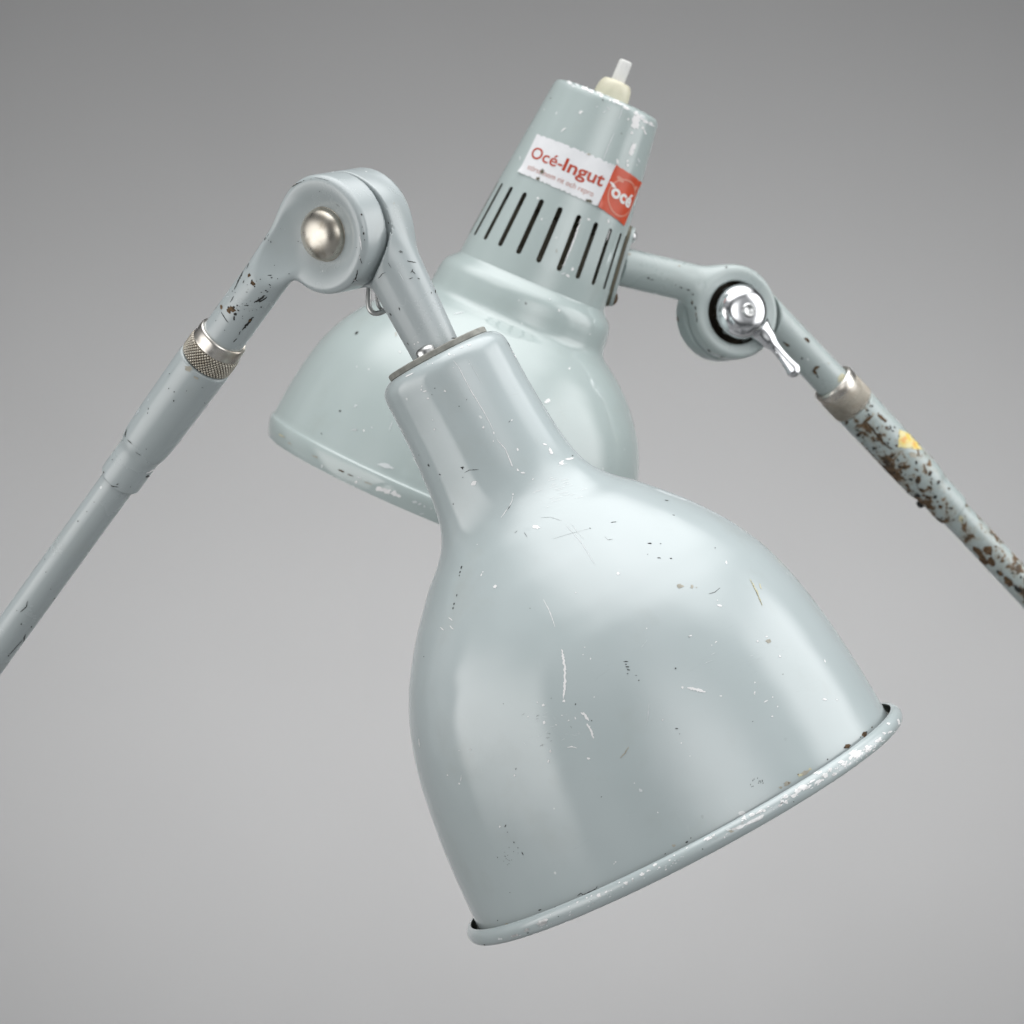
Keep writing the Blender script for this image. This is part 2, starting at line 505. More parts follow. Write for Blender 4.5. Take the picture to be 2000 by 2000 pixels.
outer = spline([(0, 100), (1, 109), (6, 119), (14, 127), (26, 132), (60, 133), (110, 133.5), (200, 138.5), (262, 145.5), (298, 154), (329, 168),
                (361, 194), (391, 227), (443, 276), (473, 302), (535, 347), (571, 367.5), (608, 385.5), (655, 402.5), (702, 415.5),
                (760, 427), (837, 438), (916, 445), (980, 448.5), (1028, 450)], 6)
inner = [(s, r - 8) for s, r in reversed(outer) if s > 30] + [(24, 122), (10, 100)]
g = Geo(M_shade, M_inside)
def dent(s, t):
    return 0.0009 * math.sin(2 * t + 0.6) * min(1, s / 600) + 0.0006 * math.sin(5 * t + s * 0.006)
lathe(g, O_f, fr_f, outer, 224, 0, wob=dent)
lathe(g, O_f, fr_f, inner, 224, 1, wob=dent)
mk = []
b, l = Z(780, 880, 0.3106)
mk += [b(470, 205, 15, 'w', 19, 0.5), b(860, 480, 24, 'w', 13, 0.3), b(602, 855, 13, 'w', 10, -0.6), b(1375, 772, 9, 'w'), b(775, 140, 14, 'w', 6, 0.2),
       b(745, 122, 10, 'w', 5, 0.8), b(1035, 1575, 9, 'w'), l([(1022, 1250), (1040, 1360), (1042, 1460), (1033, 1560)], 17, 'w'), b(905, 1600, 9, 'w'), b(868, 1582, 4, 'w'),
       b(910, 1710, 8, 'w', 11), l([(1140, 1650), (1165, 1660), (1190, 1700)], 17, 'w'), l([(1180, 1715), (1205, 1760), (1222, 1810)], 15, 'w'), l([(1055, 1868), (1085, 1862), (1118, 1870)], 8, 'w'),
       b(950, 1890, 6, 'w', 9), b(1780, 1490, 8, 'w'), l([(1810, 1492), (1860, 1500), (1925, 1520)], 20, 'w'), l([(310, 1048), (335, 1070)], 7, 'w'), l([(318, 1100), (340, 1125)], 9, 'w'),
       l([(258, 1110), (280, 1130)], 8, 'w'), l([(905, 935), (945, 1010), (980, 1110)], 5, 'w'), l([(522, 768), (530, 760)], 9, 'w'), b(516, 782, 4, 'w', 11, 0.5), b(490, 590, 3, 'w'),
       b(1155, 1283, 4, 'w'), b(1202, 1309, 5, 'w'), b(1165, 1237, 5, 'w', 3), b(1225, 1550, 4, 'w'), b(1110, 893, 4, 'w'), b(1555, 1118, 4, 'w'), b(1655, 1695, 4, 'w'),
       b(1065, 1697, 5, 'w'), b(1022, 1665, 4, 'w'), b(1107, 1683, 5, 'w', 9, -0.5), b(810, 1672, 4, 'w'), b(985, 1725, 6, 'w', 3), l([(122, 1810), (128, 1865)], 5, 'w'), b(447, 1880, 4, 'w'), b(376, 1886, 3, 'w'),
       b(390, 735, 5, 'd', 12, 0.35), b(382, 765, 5, 'd', 8, 0.3), b(378, 786, 4, 'd', 6), b(362, 910, 3, 'd', 11, 0.3), b(345, 965, 6, 'd', 9, 0.4), b(338, 992, 5, 'd', 9, 0.3),
       b(395, 106, 15, 'd', 5, -0.1), b(397, 112, 5, 'd', 8), l([(410, 140), (440, 122), (500, 120)], 4, 'd'), b(340, 337, 4, 'd'), b(182, 90, 4, 'd', 10), b(255, 150, 9, 'd', 4, 0.6),
       b(1425, 1327, 18, 'd', 4), b(1432, 1360, 16, 'd', 5), b(1425, 1344, 8, 'd', 3), b(1440, 1378, 12, 'd', 4, 0.5), b(1436, 1403, 6, 'd', 3), b(1505, 1445, 6, 'd', 4), b(1488, 1414, 8, 'd', 2), b(1735, 1370, 4, 'd', 6),
       b(1210, 1698, 4, 'd', 6), b(1745, 1748, 9, 'd', 4), b(155, 1296, 4, 'd'), b(1107, 1595, 3, 'd', 7), b(955, 1557, 3, 'd'), b(822, 992, 3, 'd'),
       l([(955, 560), (1050, 530), (1200, 490)], 0.9, 'd'), l([(890, 422), (950, 420), (1020, 442)], 1.3, 'd'), b(1200, 489, 7, 'd', 3, 0.3), l([(1290, 540), (1310, 562), (1345, 558)], 1.5, 'd'),
       l([(785, 515), (805, 545)], 3.5, 'd'), l([(725, 520), (742, 503)], 3.5, 'd'), l([(1330, 452), (1365, 448)], 4, 'd'), b(1680, 314, 14, 'd', 3, 0.1), b(1578, 585, 12, 'd', 4),
       b(1763, 853, 23, 't', 13), b(1840, 856, 9, 't', 12), b(1868, 862, 4, 't'), l([(1388, 1935), (1420, 1900), (1442, 1862)], 9, 't'), l([(1570, 1590), (1565, 1660), (1553, 1725)], 3, 'p'),
       b(715, 275, 5, 'w', 7), l([(714, 285), (708, 320), (690, 350)], 4, 'w'), l([(685, 358), (660, 395), (638, 425)], 4, 'w'), l([(700, 345), (680, 372)], 3, 'd'),
       b(1020, 75, 18, 'w', 8, -0.8), b(1075, 52, 22, 'w', 6, -0.2), b(955, 12, 14, 'w', 8, 0.6), b(1088, 33, 6, 'd', 4), b(840, 180, 6, 'w', 3, -0.4),
       l([(668, -5), (690, 45), (712, 100)], 6, 'w'), l([(1560, 1190), (1520, 1240)], 2.5, 'p'), l([(1050, 470), (1150, 585), (1230, 720)], 5, 'p'), l([(1080, 460), (1160, 560)], 3, 'p')]
for _ in range(26):   # worn hairlines in the rubbed patch
    x, y = random.gauss(940, 90), random.gauss(1740, 70)
    an = random.choice((-0.5, -0.3, 0.1, 0.9)) + random.uniform(-0.2, 0.2); L = random.uniform(12, 45)
    mk.append(l([(x, y), (x + L * math.cos(an), y + L * math.sin(an))], 1.8, random.choice('dpp')))
for _ in range(22):
    x, y = random.gauss(1010, 60), random.gauss(250, 50)
    L = random.uniform(20, 80)
    mk.append(l([(x, y), (x + L, y - 0.28 * L)], 1.6, 'w'))
b, l = Z(1250, 1000, 0.2847)
mk += [b(545, 642, 18, 'w', 7, 0.3), b(592, 347, 6, 'w', 11, -0.4), b(345, 850, 12, 'w', 4, -0.4), b(338, 856, 9, 'd', 3, -0.4), b(520, 892, 9, 'w', 4, -0.7), b(492, 914, 4, 'w'), b(530, 606, 4, 'w'),
       b(806, 887, 7, 'w'), b(868, 855, 8, 'w', 4), b(958, 990, 7, 'w'), b(1268, 1022, 5, 'w', 11, -0.4), b(787, 1170, 5, 'w'), b(786, 1240, 6, 'w', 11), b(786, 1243, 3, 'd', 7), l([(848, 1308), (878, 1290)], 7, 'w'),
       b(909, 1270, 5, 'w'), b(943, 1335, 5, 'w'), b(906, 1402, 8, 'w', 5), b(1265, 1285, 15, 'w', 6, 0.2), b(1350, 1288, 4, 'w'), b(553, 1262, 8, 'w', 5), b(155, 1427, 5, 'w'), b(283, 1585, 5, 'w'), b(343, 1674, 4, 'w'),
       b(880, 885, 16, 't', 14), b(245, 1073, 6, 'd', 7), b(250, 1486, 10, 'd', 4, 0.1), b(272, 1522, 4, 'd'), b(980, 1113, 4, 'd'), b(773, 1437, 4, 'd'), b(130, 315, 16, 'd', 4, 0.1), b(212, 319, 9, 'd', 5), b(66, 215, 14, 'd', 5), b(142, 218, 8, 'd', 3),
       b(52, 291, 5, 'd', 3), b(515, 247, 6, 'd', 3), l([(470, 562), (510, 552), (550, 520)], 4, 'd'), b(1540, 1527, 18, 'r', 20, 0.4), b(1512, 1545, 5, 'd'), b(1552, 1510, 9, 'd', 6), b(1590, 1477, 5, 'r'), b(1422, 1606, 27, 'r', 15, -0.3),
       b(1405, 1615, 7, 'd', 9), b(1441, 1600, 6, 'd'), b(1286, 1697, 6, 'd', 8), b(1128, 1790, 42, 't', 15, -0.5), b(1100, 1805, 20, 'y', 10, -0.5), b(1010, 1862, 26, 't', 13, -0.5), b(965, 1890, 12, 't', 9),
       b(1165, 1765, 12, 'y', 8, -0.5), b(1085, 1800, 5, 'r'), b(1020, 1858, 6, 'r'), l([(755, 462), (800, 545), (838, 642)], 11, 'y'), l([(760, 470), (838, 640)], 3.5, 'd'), l([(818, 490), (832, 530)], 8, 'y'),
       l([(750, 990), (775, 985)], 4, 'p'), l([(485, 980), (515, 965)], 4, 'p'), l([(440, 1040), (495, 1018)], 3, 'p'), l([(60, 1320), (50, 1440)], 3, 'p')]
for _ in range(14):
    t = random.random()
    mk.append(b(760 + 90 * t + random.uniform(-8, 8), 1897 - 35 * t + random.uniform(-60, 6), 2.6, 'd', 7, 0.3))
b, l = Z(850, 1350, 0.2588)
mk += [b(265, 440, 5, 'w'), b(93, 633, 6, 'w'), b(182, 697, 8, 'w', 7), l([(197, 635), (193, 680)], 5, 'w'), b(600, 636, 6, 'w', 8), b(488, 1022, 7, 'w'), b(855, 528, 6, 'w', 10), b(1157, 508, 13, 'w', 8, 0.3), b(1362, 1288, 7, 'w', 5), b(1350, 1302, 5, 'w'),
       b(870, 455, 6, 'w', 11), b(530, 1016, 4, 'd', 14, 0.5), b(545, 1063, 4, 'd'), b(595, 1140, 4, 'd', 8), b(660, 1225, 4, 'd', 16, -0.5), b(625, 1180, 3, 'd', 6), b(790, 1650, 15, 'd', 6, -0.4), l([(1072, 1545), (1100, 1522), (1118, 1538), (1215, 1490), (1222, 1470)], 7, 'd'),
       b(910, 1628, 13, 'd', 4, -0.3), b(1735, 1228, 8, 'd', 4, -0.4), b(1800, 1165, 14, 't', 10), b(1900, 1138, 14, 'd', 8, -0.5), b(1930, 1108, 6, 'd'), b(350, 1805, 16, 'r', 10), b(330, 1790, 9, 't', 14), b(540, 1755, 14, 't', 6, -0.3), b(420, 1795, 30, 't', 7, -0.1),
       b(1255, 797, 8, 'd', 3, -0.9), b(1060, 98, 4, 'd', 8), b(515, 95, 4, 'd'), b(472, 1730, 4, 'd', 6), b(565, 1520, 4, 'd'), b(610, 585, 3, 'd', 12, 0.2), b(1680, 915, 5, 'w'), b(1503, 694, 4, 'w'), b(1550, 748, 14, 'p', 10, 0.5)]
for _ in range(16):
    mk.append(b(random.gauss(545, 40), random.gauss(1260, 40), 2.5, 'd', 4, random.random() * 3))
b, l = Z(720, 620, 0.207)
mk += [b(502, 648, 6, 'w'), b(497, 682, 6, 'w', 10), b(530, 695, 22, 'w', 7, -0.3), b(562, 762, 13, 'w', 8, -0.2), b(606, 968, 5, 'w'), b(622, 1056, 7, 'w', 9), b(762, 350, 11, 'w'), b(806, 355, 5, 'w'), b(720, 692, 10, 'w', 13, -0.5),
       b(1083, 1037, 10, 'w', 13, 0.4), b(1180, 1090, 8, 'w', 13), b(1176, 1167, 4, 'w', 10), b(1350, 970, 7, 'w', 9), b(1328, 982, 4, 'd', 12, 0.6), b(1405, 1246, 9, 'w', 15, -0.3), b(1660, 1196, 18, 'w', 9, 0.3), b(1718, 1258, 12, 'w', 30, -0.5),
       b(1820, 1378, 24, 'w', 12, 0.2), b(1890, 1335, 40, 'w', 8, -0.1), b(950, 262, 20, 'w', 6), b(880, 282, 16, 'w', 5, -0.4), b(560, 440, 6, 'w'), b(603, 435, 5, 'w'), b(798, 474, 4, 'w'), b(948, 438, 4, 'w'), b(380, 545, 50, 'w', 6, -0.45),
       b(853, 838, 8, 'd', 5), b(925, 775, 4, 'd', 9, 0.5), b(597, 728, 6, 'd', 4), b(625, 668, 5, 'd', 7), b(475, 1298, 5, 'd'), b(572, 1400, 5, 'd', 8), b(800, 1760, 6, 'd'), b(890, 1510, 5, 'd'),
       l([(800, 405), (850, 470), (960, 680), (1100, 910), (1175, 1060)], 7, 'w'), l([(1205, 1145), (1290, 1240), (1320, 1320), (1355, 1410)], 8, 'w'), l([(940, 390), (1080, 640)], 3, 'p'),
       l([(1310, 235), (1335, 270)], 7, 'd'), l([(1335, 275), (1400, 400), (1470, 500)], 10, 'w'), l([(1400, 390), (1480, 520), (1500, 550)], 6, 'd')]
mark(g, mk)
shade = build('shade', g, front, sharp=50)

# rolled rim at the mouth of the bell
g = Geo(M_shade, M_darkinside)
roll = []
for k in range(25):
    t = math.radians(-205 + 300 * k / 24)
    roll.append((1027 - 16.5 * math.sin(t), 462.5 + 13.5 * math.cos(t)))
roll_in = [(1027 + (s - 1027) * 0.78, 462.5 + (r - 462.5) * 0.78) for s, r in reversed(roll)]
lathe(g, O_f, fr_f, roll, 224, 0)
lathe(g, O_f, fr_f, [roll[-1]] + roll_in + [roll[0]], 224, 1)  # roll interior coloured dark to deepen the shade in the gap
mk = []
b, l = Z(850, 1350, 0.2588)
for x, y, r in ((1290, 1515, 13), (1235, 1540, 18), (1075, 1592, 10), (1180, 1545, 9), (1145, 1560, 8), (1010, 1626, 5), (870, 1688, 6), (1560, 1382, 22), (1605, 1356, 12), (1660, 1310, 17), (1692, 1330, 10), (1770, 1275, 9), (1805, 1240, 8), (1900, 1185, 8),
                (1440, 1445, 18), (1490, 1415, 9), (1390, 1445, 8), (1330, 1503, 5), (1740, 1345, 9)):
    mk.append(b(x, y, r, 'w', r * 0.6, -0.45))
mk += [b(805, 1745, 42, 's', 22, -0.4), b(840, 1725, 16, 'w', 8, -0.3), b(690, 1802, 22, 's', 12, -0.4), b(600, 1845, 34, 's', 10, -0.3), b(490, 1868, 20, 'p', 8), b(372, 1913, 7, 'd'), b(700, 1823, 12, 'd', 4, -0.3), b(930, 1700, 5, 'd')]
for _ in range(40):
    t = random.random()
    mk.append(b(600 + 1300 * t + random.uniform(-10, 10), 1865 - 640 * t - 90 * math.sin(math.pi * t) * 0.0 + random.uniform(-8, 40), random.uniform(3, 11), random.choice('pps'), random.uniform(2, 6), -0.45))
b, l = Z(1350, 1350, 0.2226)
for x, y, rx, ry in ((1450, 550, 70, 26), (1400, 575, 30, 22), (1560, 495, 42, 20), (1640, 430, 38, 16), (1690, 370, 20, 14), (1340, 630, 55, 22), (1220, 690, 20, 16), (1260, 730, 30, 16), (1180, 740, 40, 24), (1090, 790, 70, 22), (1000, 850, 70, 22),
                     (950, 870, 40, 26), (1110, 715, 45, 12), (900, 915, 50, 14), (830, 925, 45, 14), (820, 975, 40, 16), (770, 1000, 26, 14), (600, 1060, 70, 16), (530, 1085, 40, 16), (150, 1290, 55, 11), (200, 1268, 22, 8), (1820, 270, 16, 24), (1730, 285, 20, 9), (1740, 360, 24, 10), (465, 1110, 30, 22)):
    for _ in range(3):
        mk.append(b(x + random.uniform(-0.5, 0.5) * rx, y + random.uniform(-0.5, 0.5) * ry, rx * random.uniform(0.35, 0.75), 'w', ry * random.uniform(0.4, 0.85), -0.5))
mk += [b(560, 1130, 90, 's', 18, -0.5), b(430, 1190, 70, 's', 14, -0.4), b(350, 1230, 24, 't', 10), b(790, 985, 24, 'd', 9, -0.8), b(330, 1215, 24, 'p', 10), b(100, 1385, 7, 'd'), b(898, 970, 7, 'd', 5)]
for _ in range(90):
    t = random.random() ** 0.6
    x = 150 + 1650 * t
    y = 1305 - 0.56 * (x - 150) + 0.0 - 120 * max(0, t - 0.55) ** 1.4
    mk.append(b(x, y + random.uniform(-10, 62), random.uniform(5, 17), random.choice('wwsp'), random.uniform(3, 8), -0.5))
mark(g, mk)
build('rim', g, front, sharp=60)

# bearing plate on top of the cap, and its screw
g = Geo(M_fibre)
lathe(g, O_f, fr_f, [(0.5, 0.1), (0.5, 104), (-1, 106), (-10, 106), (-12, 104), (-12.5, 98), (-12.5, 0.1)], 128)
build('cap_plate', g, front, sharp=40)
g = Geo(M_steel)
ph = math.radians(-52)
sc = O_f + (fr_f[1] * 0.62 + fr_f[2] * -0.30) * 100
sc = at(833, 690, -62)
lathe(g, sc + a_f * 4, fr_f, [(6, 20), (-8, 20), (-13, 18.5), (-17, 14), (-19, 7), (-19.5, 0.1)], 40)
build('screw', g, front, sharp=60)

# joint: disc halves
n_f = Vector((-0.615, -0.755, -0.19)).normalized()
C_f = at(669, 451, 24)
NF = np.array(n_f); CF = np.array(C_f)
R_J = 117.0

tub0 = O_f - a_f * 0
tub1 = O_f - a_f * 300 + Vector((4, 0, 2))
def bracket_f(P):
    back = smax(sd_rdisc(P, CF, NF, -84, 30, R_J, 15), (P - CF) @ NF + 2.2, 3)
    q = P - CF; h = q @ NF
    # slim raised lip next to the seam
    lip = sd_rdisc(P, CF, NF, -60, -2.0, R_J - 3.0, 1)
    tb = sd_capsule(P, tub0, tub1, 48, 61)
    d = smin(smin(back, tb, 30), lip, 2)
    rho = np.linalg.norm(q - h[..., None] * NF, axis=-1)
    clear = np.maximum(rho - 127, -2.2 - h)          # room for the other half
    return smax(d, -clear, 3.0)
lo, hi = box_of([C_f + Vector((-130, -70, -130)), C_f + Vector((150, 110, 130)), tub0, tub1], 52)
P, F = surface(bracket_f, lo, hi, 3.1)
g = Geo(M_arm); g.add(P, F)
mk = []
b, l = Z(500, 300, 0.1553)
mk += [l([(1535, 1570), (1565, 1545), (1590, 1510), (1630, 1495)], 8, 'd'), l([(1660, 1370), (1700, 1440)], 5, 'd'), l([(1805, 1220), (1850, 1240)], 9, 'd'), l([(1280 + 380, 860), (1672, 885)], 14, 'd'), b(1735, 625, 7, 't'),
       l([(1385, 1620), (1420, 1500), (1470, 1290), (1520, 1080), (1620, 985)], 6, 'r'), l([(1480, 1190), (1478, 1260)], 6, 'w'), l([(1790, 1480), (1860, 1600)], 7, 'p'), l([(1900, 1340), (1932, 1360)], 8, 'd')]
b, l = Z(350, 280, 0.3106)
mk += [l([(1380, 680), (1405, 690)], 5, 'd'), l([(1435, 740), (1490, 750)], 5, 'd'), l([(1455, 815), (1470, 790)], 5, 'd'), l([(1462, 800), (1485, 822)], 5, 'd'), l([(1445, 852), (1470, 845)], 5, 'd'), b(1505, 850, 10, 'd', 3, 0.4), b(1385, 1040, 4, 'd', 12, -0.2),
       b(1585, 940, 3, 'd', 8), b(1725, 1225, 18, 'd', 4), b(1502, 1250, 5, 'w'), b(1480, 1262, 5, 'w'), b(1330, 1075, 5, 'd', 14, -0.5), b(1610, 930, 4, 'd', 12), b(1640, 1140, 5, 'p', 3)]
mark(g, mk)
build('shade_bracket', g, front)

arm_c = Q_f + b_f * 330
def disc_f(P):
    dd = smax(sd_rdisc(P, CF, NF, -40, 70, R_J, 15), 1.2 - (P - CF) @ NF, 3)
    q = P - CF; h = q @ NF
    # arm tube, pressed flatter where it meets the disc
    A = np.array(Q_f); B = np.array(arm_c)
    ax = (B - A) / np.linalg.norm(B - A)
    t = (P - A) @ ax
    nn = NF - ax * (NF @ ax); nn = nn / np.linalg.norm(nn)
    w = P - A - t[..., None] * ax
    hh = w @ nn
    fl = np.clip((t - 20) / 150, 0, 1); fl = fl * fl * (3 - 2 * fl)
    side = np.linalg.norm(w - hh[..., None] * nn, axis=-1)
    rr = 45.0 + 9 * (1 - np.clip(t / 130, 0, 1))
    kk = 0.56 + 0.44 * fl
    hh = hh - 2 * (1 - fl)
    tb = (np.sqrt(side ** 2 + (hh / kk) ** 2 + np.minimum(t, 0) ** 2) - rr) * (0.7 + 0.3 * fl)
    tb = np.maximum(tb, t - np.linalg.norm(B - A))
    d = smin(dd, tb, 18)
    Rs = 190.0
    d = smax(d, -sd_sphere(P, CF + NF * (70 + Rs - 24), Rs), 9)
    d = smax(d, 2.0 - h - np.clip((t - 100) * 0.5, 0, 60), 2)
    return d
lo, hi = box_of([C_f + Vector((-135, -120, -135)), C_f + Vector((110, 60, 135)), Q_f, arm_c], 52)
P, F = surface(disc_f, lo, hi, 3.1)
g = Geo(M_arm); g.add(P, F)
mk = []
b, l = Z(505, 303, 0.1553)
mk += [l([(270, 575), (300, 530), (345, 470), (385, 425)], 16, 'd'), l([(340, 470), (400, 415), (470, 360)], 20, 't'), l([(420, 400), (480, 360), (550, 335)], 13, 'd'), b(570, 320, 10, 'd', 6, -0.4), b(660, 300, 14, 'd', 3, -0.2), l([(700, 280), (800, 300), (890, 328)], 4, 'd'),
       b(770, 455, 5, 'd', 8), b(1322, 985, 13, 'd', 24, -0.1), b(1333, 1066, 8, 'd', 9), b(1305, 905, 7, 'd'), l([(1275, 1020), (1288, 1110), (1295, 1195)], 14, 'w'), l([(1270, 1260), (1280, 1310), (1300, 1365)], 11, 'd'), b(1273, 1285, 6, 'w', 16),
       l([(1242, 1440), (1240, 1490), (1215, 1560), (1170, 1615)], 15, 'd'), l([(1190, 1555), (1250, 1585)], 8, 'd'), b(1210, 1570, 8, 'w', 6), b(1297, 748, 12, 'd', 16, -0.5), b(1290, 745, 6, 'r', 8), b(1232, 1162, 6, 'd'), b(670, 1722, 14, 'd', 7, 0.5), b(765, 1755, 16, 'd', 6, 0.2),
       b(870, 1768, 15, 'd', 6), l([(970, 610), (1020, 650)], 4, 'd'), b(498, 1085, 6, 'd', 9), b(535, 1105, 7, 'd', 5), b(165, 1542, 18, 'd', 8), b(385, 1493, 16, 'd', 4), b(240, 1555, 8, 'd'), b(200, 1385, 6, 'd', 9), b(190, 750, 6, 'd', 20, 0.4), b(157, 857, 4, 'd', 8),
       b(122, 940, 3, 'd', 26, 0.35), b(120, 1010, 3, 'd', 26, 0.35), b(155, 1090, 7, 'd', 16), b(125, 1070, 8, 'd', 5, 0.8), b(100, 1045, 3, 'd', 9), b(275, 925, 4, 'd'), b(110, 1718, 18, 'd', 9, -0.3), b(150, 1662, 9, 'd', 4, -0.6), b(35, 1725, 12, 'd', 6),
       l([(5, 1850), (60, 1815), (110, 1780)], 20, 'd'), b(0, 1795, 9, 'd')]
b, l = Z(350, 280, 0.3106)
mk += [l([(470, 1000), (500, 985), (540, 955)], 14, 'd'), b(545, 925, 8, 'd', 5), b(570, 890, 10, 'd', 4, 0.6), l([(405, 800), (375, 860), (345, 920)], 7, 'd'), l([(440, 750), (425, 790)], 4, 'd'), b(440, 830, 9, 'r', 14, 0.3), b(463, 880, 14, 'r', 18, -0.5), b(457, 862, 7, 'd'), b(475, 900, 6, 'd'),
       b(335, 1045, 26, 'r', 15, 0.5), b(315, 1050, 14, 'r', 22), b(352, 1075, 14, 'd', 12), b(345, 1100, 7, 'd', 16), b(310, 1030, 10, 'd', 6), b(345, 1030, 8, 'd', 10), b(372, 1050, 11, 'd', 5, 0.6), b(365, 1020, 7, 'd'), b(265, 1030, 8, 'r', 14),
       l([(265, 1060), (285, 1095), (310, 1130)], 5, 'd'), l([(465, 1095), (440, 1120), (395, 1175)], 18, 'd'), b(445, 1110, 12, 'r', 7, -0.8), l([(385, 1180), (375, 1205)], 6, 'd'), l([(365, 1225), (340, 1250)], 6, 'd'), l([(345, 960), (320, 1000)], 5, 'd'), b(425, 1018, 22, 'd', 3),
       b(515, 1030, 5, 'd', 7), b(510, 855, 6, 'd', 4), b(540, 600, 5, 'd', 12, 0.4), b(425, 935, 8, 'd', 3), b(405, 870, 3, 'd', 12, 0.4), l([(625, 970), (610, 1010)], 5, 't'), b(570, 830, 18, 'd', 4)]
for _ in range(30):
    mk.append(b(random.gauss(400, 70), random.gauss(980, 90), random.uniform(1.5, 4), 'd', random.uniform(1.5, 5), random.random() * 3))
mark(g, mk)
build('joint_disc', g, front)

# domed rivet in the dish
fr_n = frame(-n_f, (0, 0, 1))
g = Geo(M_button)
face = C_f + n_f * 70
dome = [(14, 54), (1, 54), (0, 53.4)] + [(-30 * math.sin(t), 53 * max(0, math.cos(t)) ** 0.8) for t in [i * math.pi / 2 / 20 for i in range(21)]]
lathe(g, face - n_f * 15, fr_n, [(p[0], max(0.1, p[1])) for p in dome] , 64)
bt = g.tree()
build('rivet', g, front, sharp=60)

# wire spring clip behind the joint
g = Geo(M_steel)
clip = [at(722, 545, 70), at(720, 580, 66), at(721, 600, 64), at(729, 611, 62), at(742, 611, 62), at(754, 603, 66), at(760, 585, 72)]
tubepath(g, smoothpath(clip, 8), 5.4)
clip2 = [at(735, 548, 72), at(737, 580, 70), at(739, 596, 70), at(746, 604, 72), at(757, 600, 76)]
tubepath(g, smoothpath(clip2, 8), 3.6)
build('spring_clip', g, front)

def knurl_band(g, O, fr, s0, s1, r, depth, nth, slope):
    """diamond knurling as real relief, dirt packed in its grooves (second material)"""
    rows = int((s1 - s0) / 0.85)
    seg = nth * 8
    a, e1, e2 = fr
    vs, K = [], []
    for j in range(rows + 1):
        s = s0 + (s1 - s0) * j / rows
        for i in range(seg):
            t = 2 * math.pi * i / seg
            ph1 = nth * t + s * slope; ph2 = nth * t - s * slope
            w1 = abs(((ph1 / (2 * math.pi)) % 1) * 2 - 1); w2 = abs(((ph2 / (2 * math.pi)) % 1) * 2 - 1)
            k = min(w1, w2); K.append(k)
            edge = min(1, (s - s0) / 4, (s1 - s) / 4)
            rr = r - depth * (1 - min(1, k * 2.0)) - 2.5 * (1 - edge)
            vs.append(O + a * s + (e1 * math.cos(t) + e2 * math.sin(t)) * rr)
    F = {0: [], 1: []}
    for j in range(rows):
        for i in range(seg):
            i2 = (i + 1) % seg
            q = (j * seg + i, j * seg + i2, (j + 1) * seg + i2, (j + 1) * seg + i)
            F[1 if sum(K[x] for x in q) / 4 < 0.24 else 0].append(q)
    o = len(g.v)
    g.add(vs, F[0], 0)
    for q in F[1]:
        g.f.append(tuple(x + o for x in q)); g.m.append(1)

# clamping collar, sleeve and tube of the arm
fr_b = frame(b_f)
g = Geo(M_nickel)
lathe(g, Q_f, fr_b, [(282, 40), (280, 46), (279, 49), (280.5, 51), (284, 52), (292, 52.3), (303, 52.3), (306, 53.2), (308, 53), (309, 51), (345, 50), (352, 49), (353, 42)], 96)
collar = build('locking_collar', g, front, sharp=40)
g = Geo(M_knurl, M_grime_shade)
knurl_band(g, Q_f, fr_b, 309, 350, 55.5, 3.2, 46, 0.74)
build('knurled_band', g, collar)
g = Geo(M_arm)
sl = spline([(352, 44), (353, 53), (356, 55.5), (362, 56), (460, 55), (555, 53), (590, 50.5), (612, 45.5), (640, 45), (686, 45), (691, 44.3), (693, 42), (693.5, 37)], 5)
lathe(g, Q_f, fr_b, sl, 96)
mk = []
b, l = Z(0, 550, 0.414)
mk += [b(697, 918, 17, 'd', 10, -0.3), l([(690, 905), (715, 892), (732, 885)], 7, 'w'), b(718, 905, 12, 'p', 9, -0.5), b(820, 562, 5, 'd', 8), b(822, 520, 6, 'd', 5), b(797, 505, 3, 'd', 7), b(700, 600, 3, 'd', 9), b(697, 620, 3, 'd', 6), l([(597, 695), (590, 735)], 5, 'd'), l([(600, 745), (625, 768)], 4, 'd'),  # leading dark blob paints the shade of the hole through the sleeve
       l([(640, 805), (665, 820)], 3, 'd'), b(690, 790, 4, 'd'), b(490, 900, 4, 'd', 12), l([(495, 945), (530, 965), (560, 970)], 4, 'd'), b(555, 955, 12, 'd', 4, -0.4), b(615, 968, 4, 'd'), b(865, 735, 6, 'd', 3), b(530, 840, 4, 'd'), b(800, 435, 6, 'd', 3), b(965, 572, 4, 'd'), b(780, 850, 5, 'd', 3),
       b(890, 410, 20, 't', 12, 0.4), b(925, 455, 14, 't', 6, 0.5), b(880, 515, 5, 'd', 3), b(955, 500, 8, 'd', 2), l([(865, 330), (880, 312)], 3, 'd')]
mark(g, mk, slim=0.55)
build('arm_sleeve', g, front, sharp=40)
g = Geo(M_arm)
lathe(g, Q_f, fr_b, [(680, 36.5)] + [(700 + 1400 * k / 24, 36.5) for k in range(25)] + [(2101, 0.1)], 72)
mk = [b(377, 1060, 3, 'd', 9), b(410, 1085, 5, 'd', 3), b(368, 1130, 5, 'd', 6), b(445, 1040, 5, 'd', 2), b(212, 1310, 3, 'd', 5), b(217, 1370, 4, 'd'), b(257, 1495, 8, 'd', 4, -0.9), l([(130, 1505), (125, 1535), (95, 1560)], 5, 'd'), b(80, 1552, 5, 'd', 3),
      b(100, 1615, 4, 'd', 8), b(148, 1628, 6, 'd'), l([(120, 1660), (110, 1700)], 6, 'd'), l([(105, 1690), (40, 1765)], 3, 'd'), b(40, 1765, 5, 'd', 8, 0.6), b(240, 1450, 3, 'd')]
mark(g, mk, slim=0.6)
build('arm_tube', g, front, sharp=40)

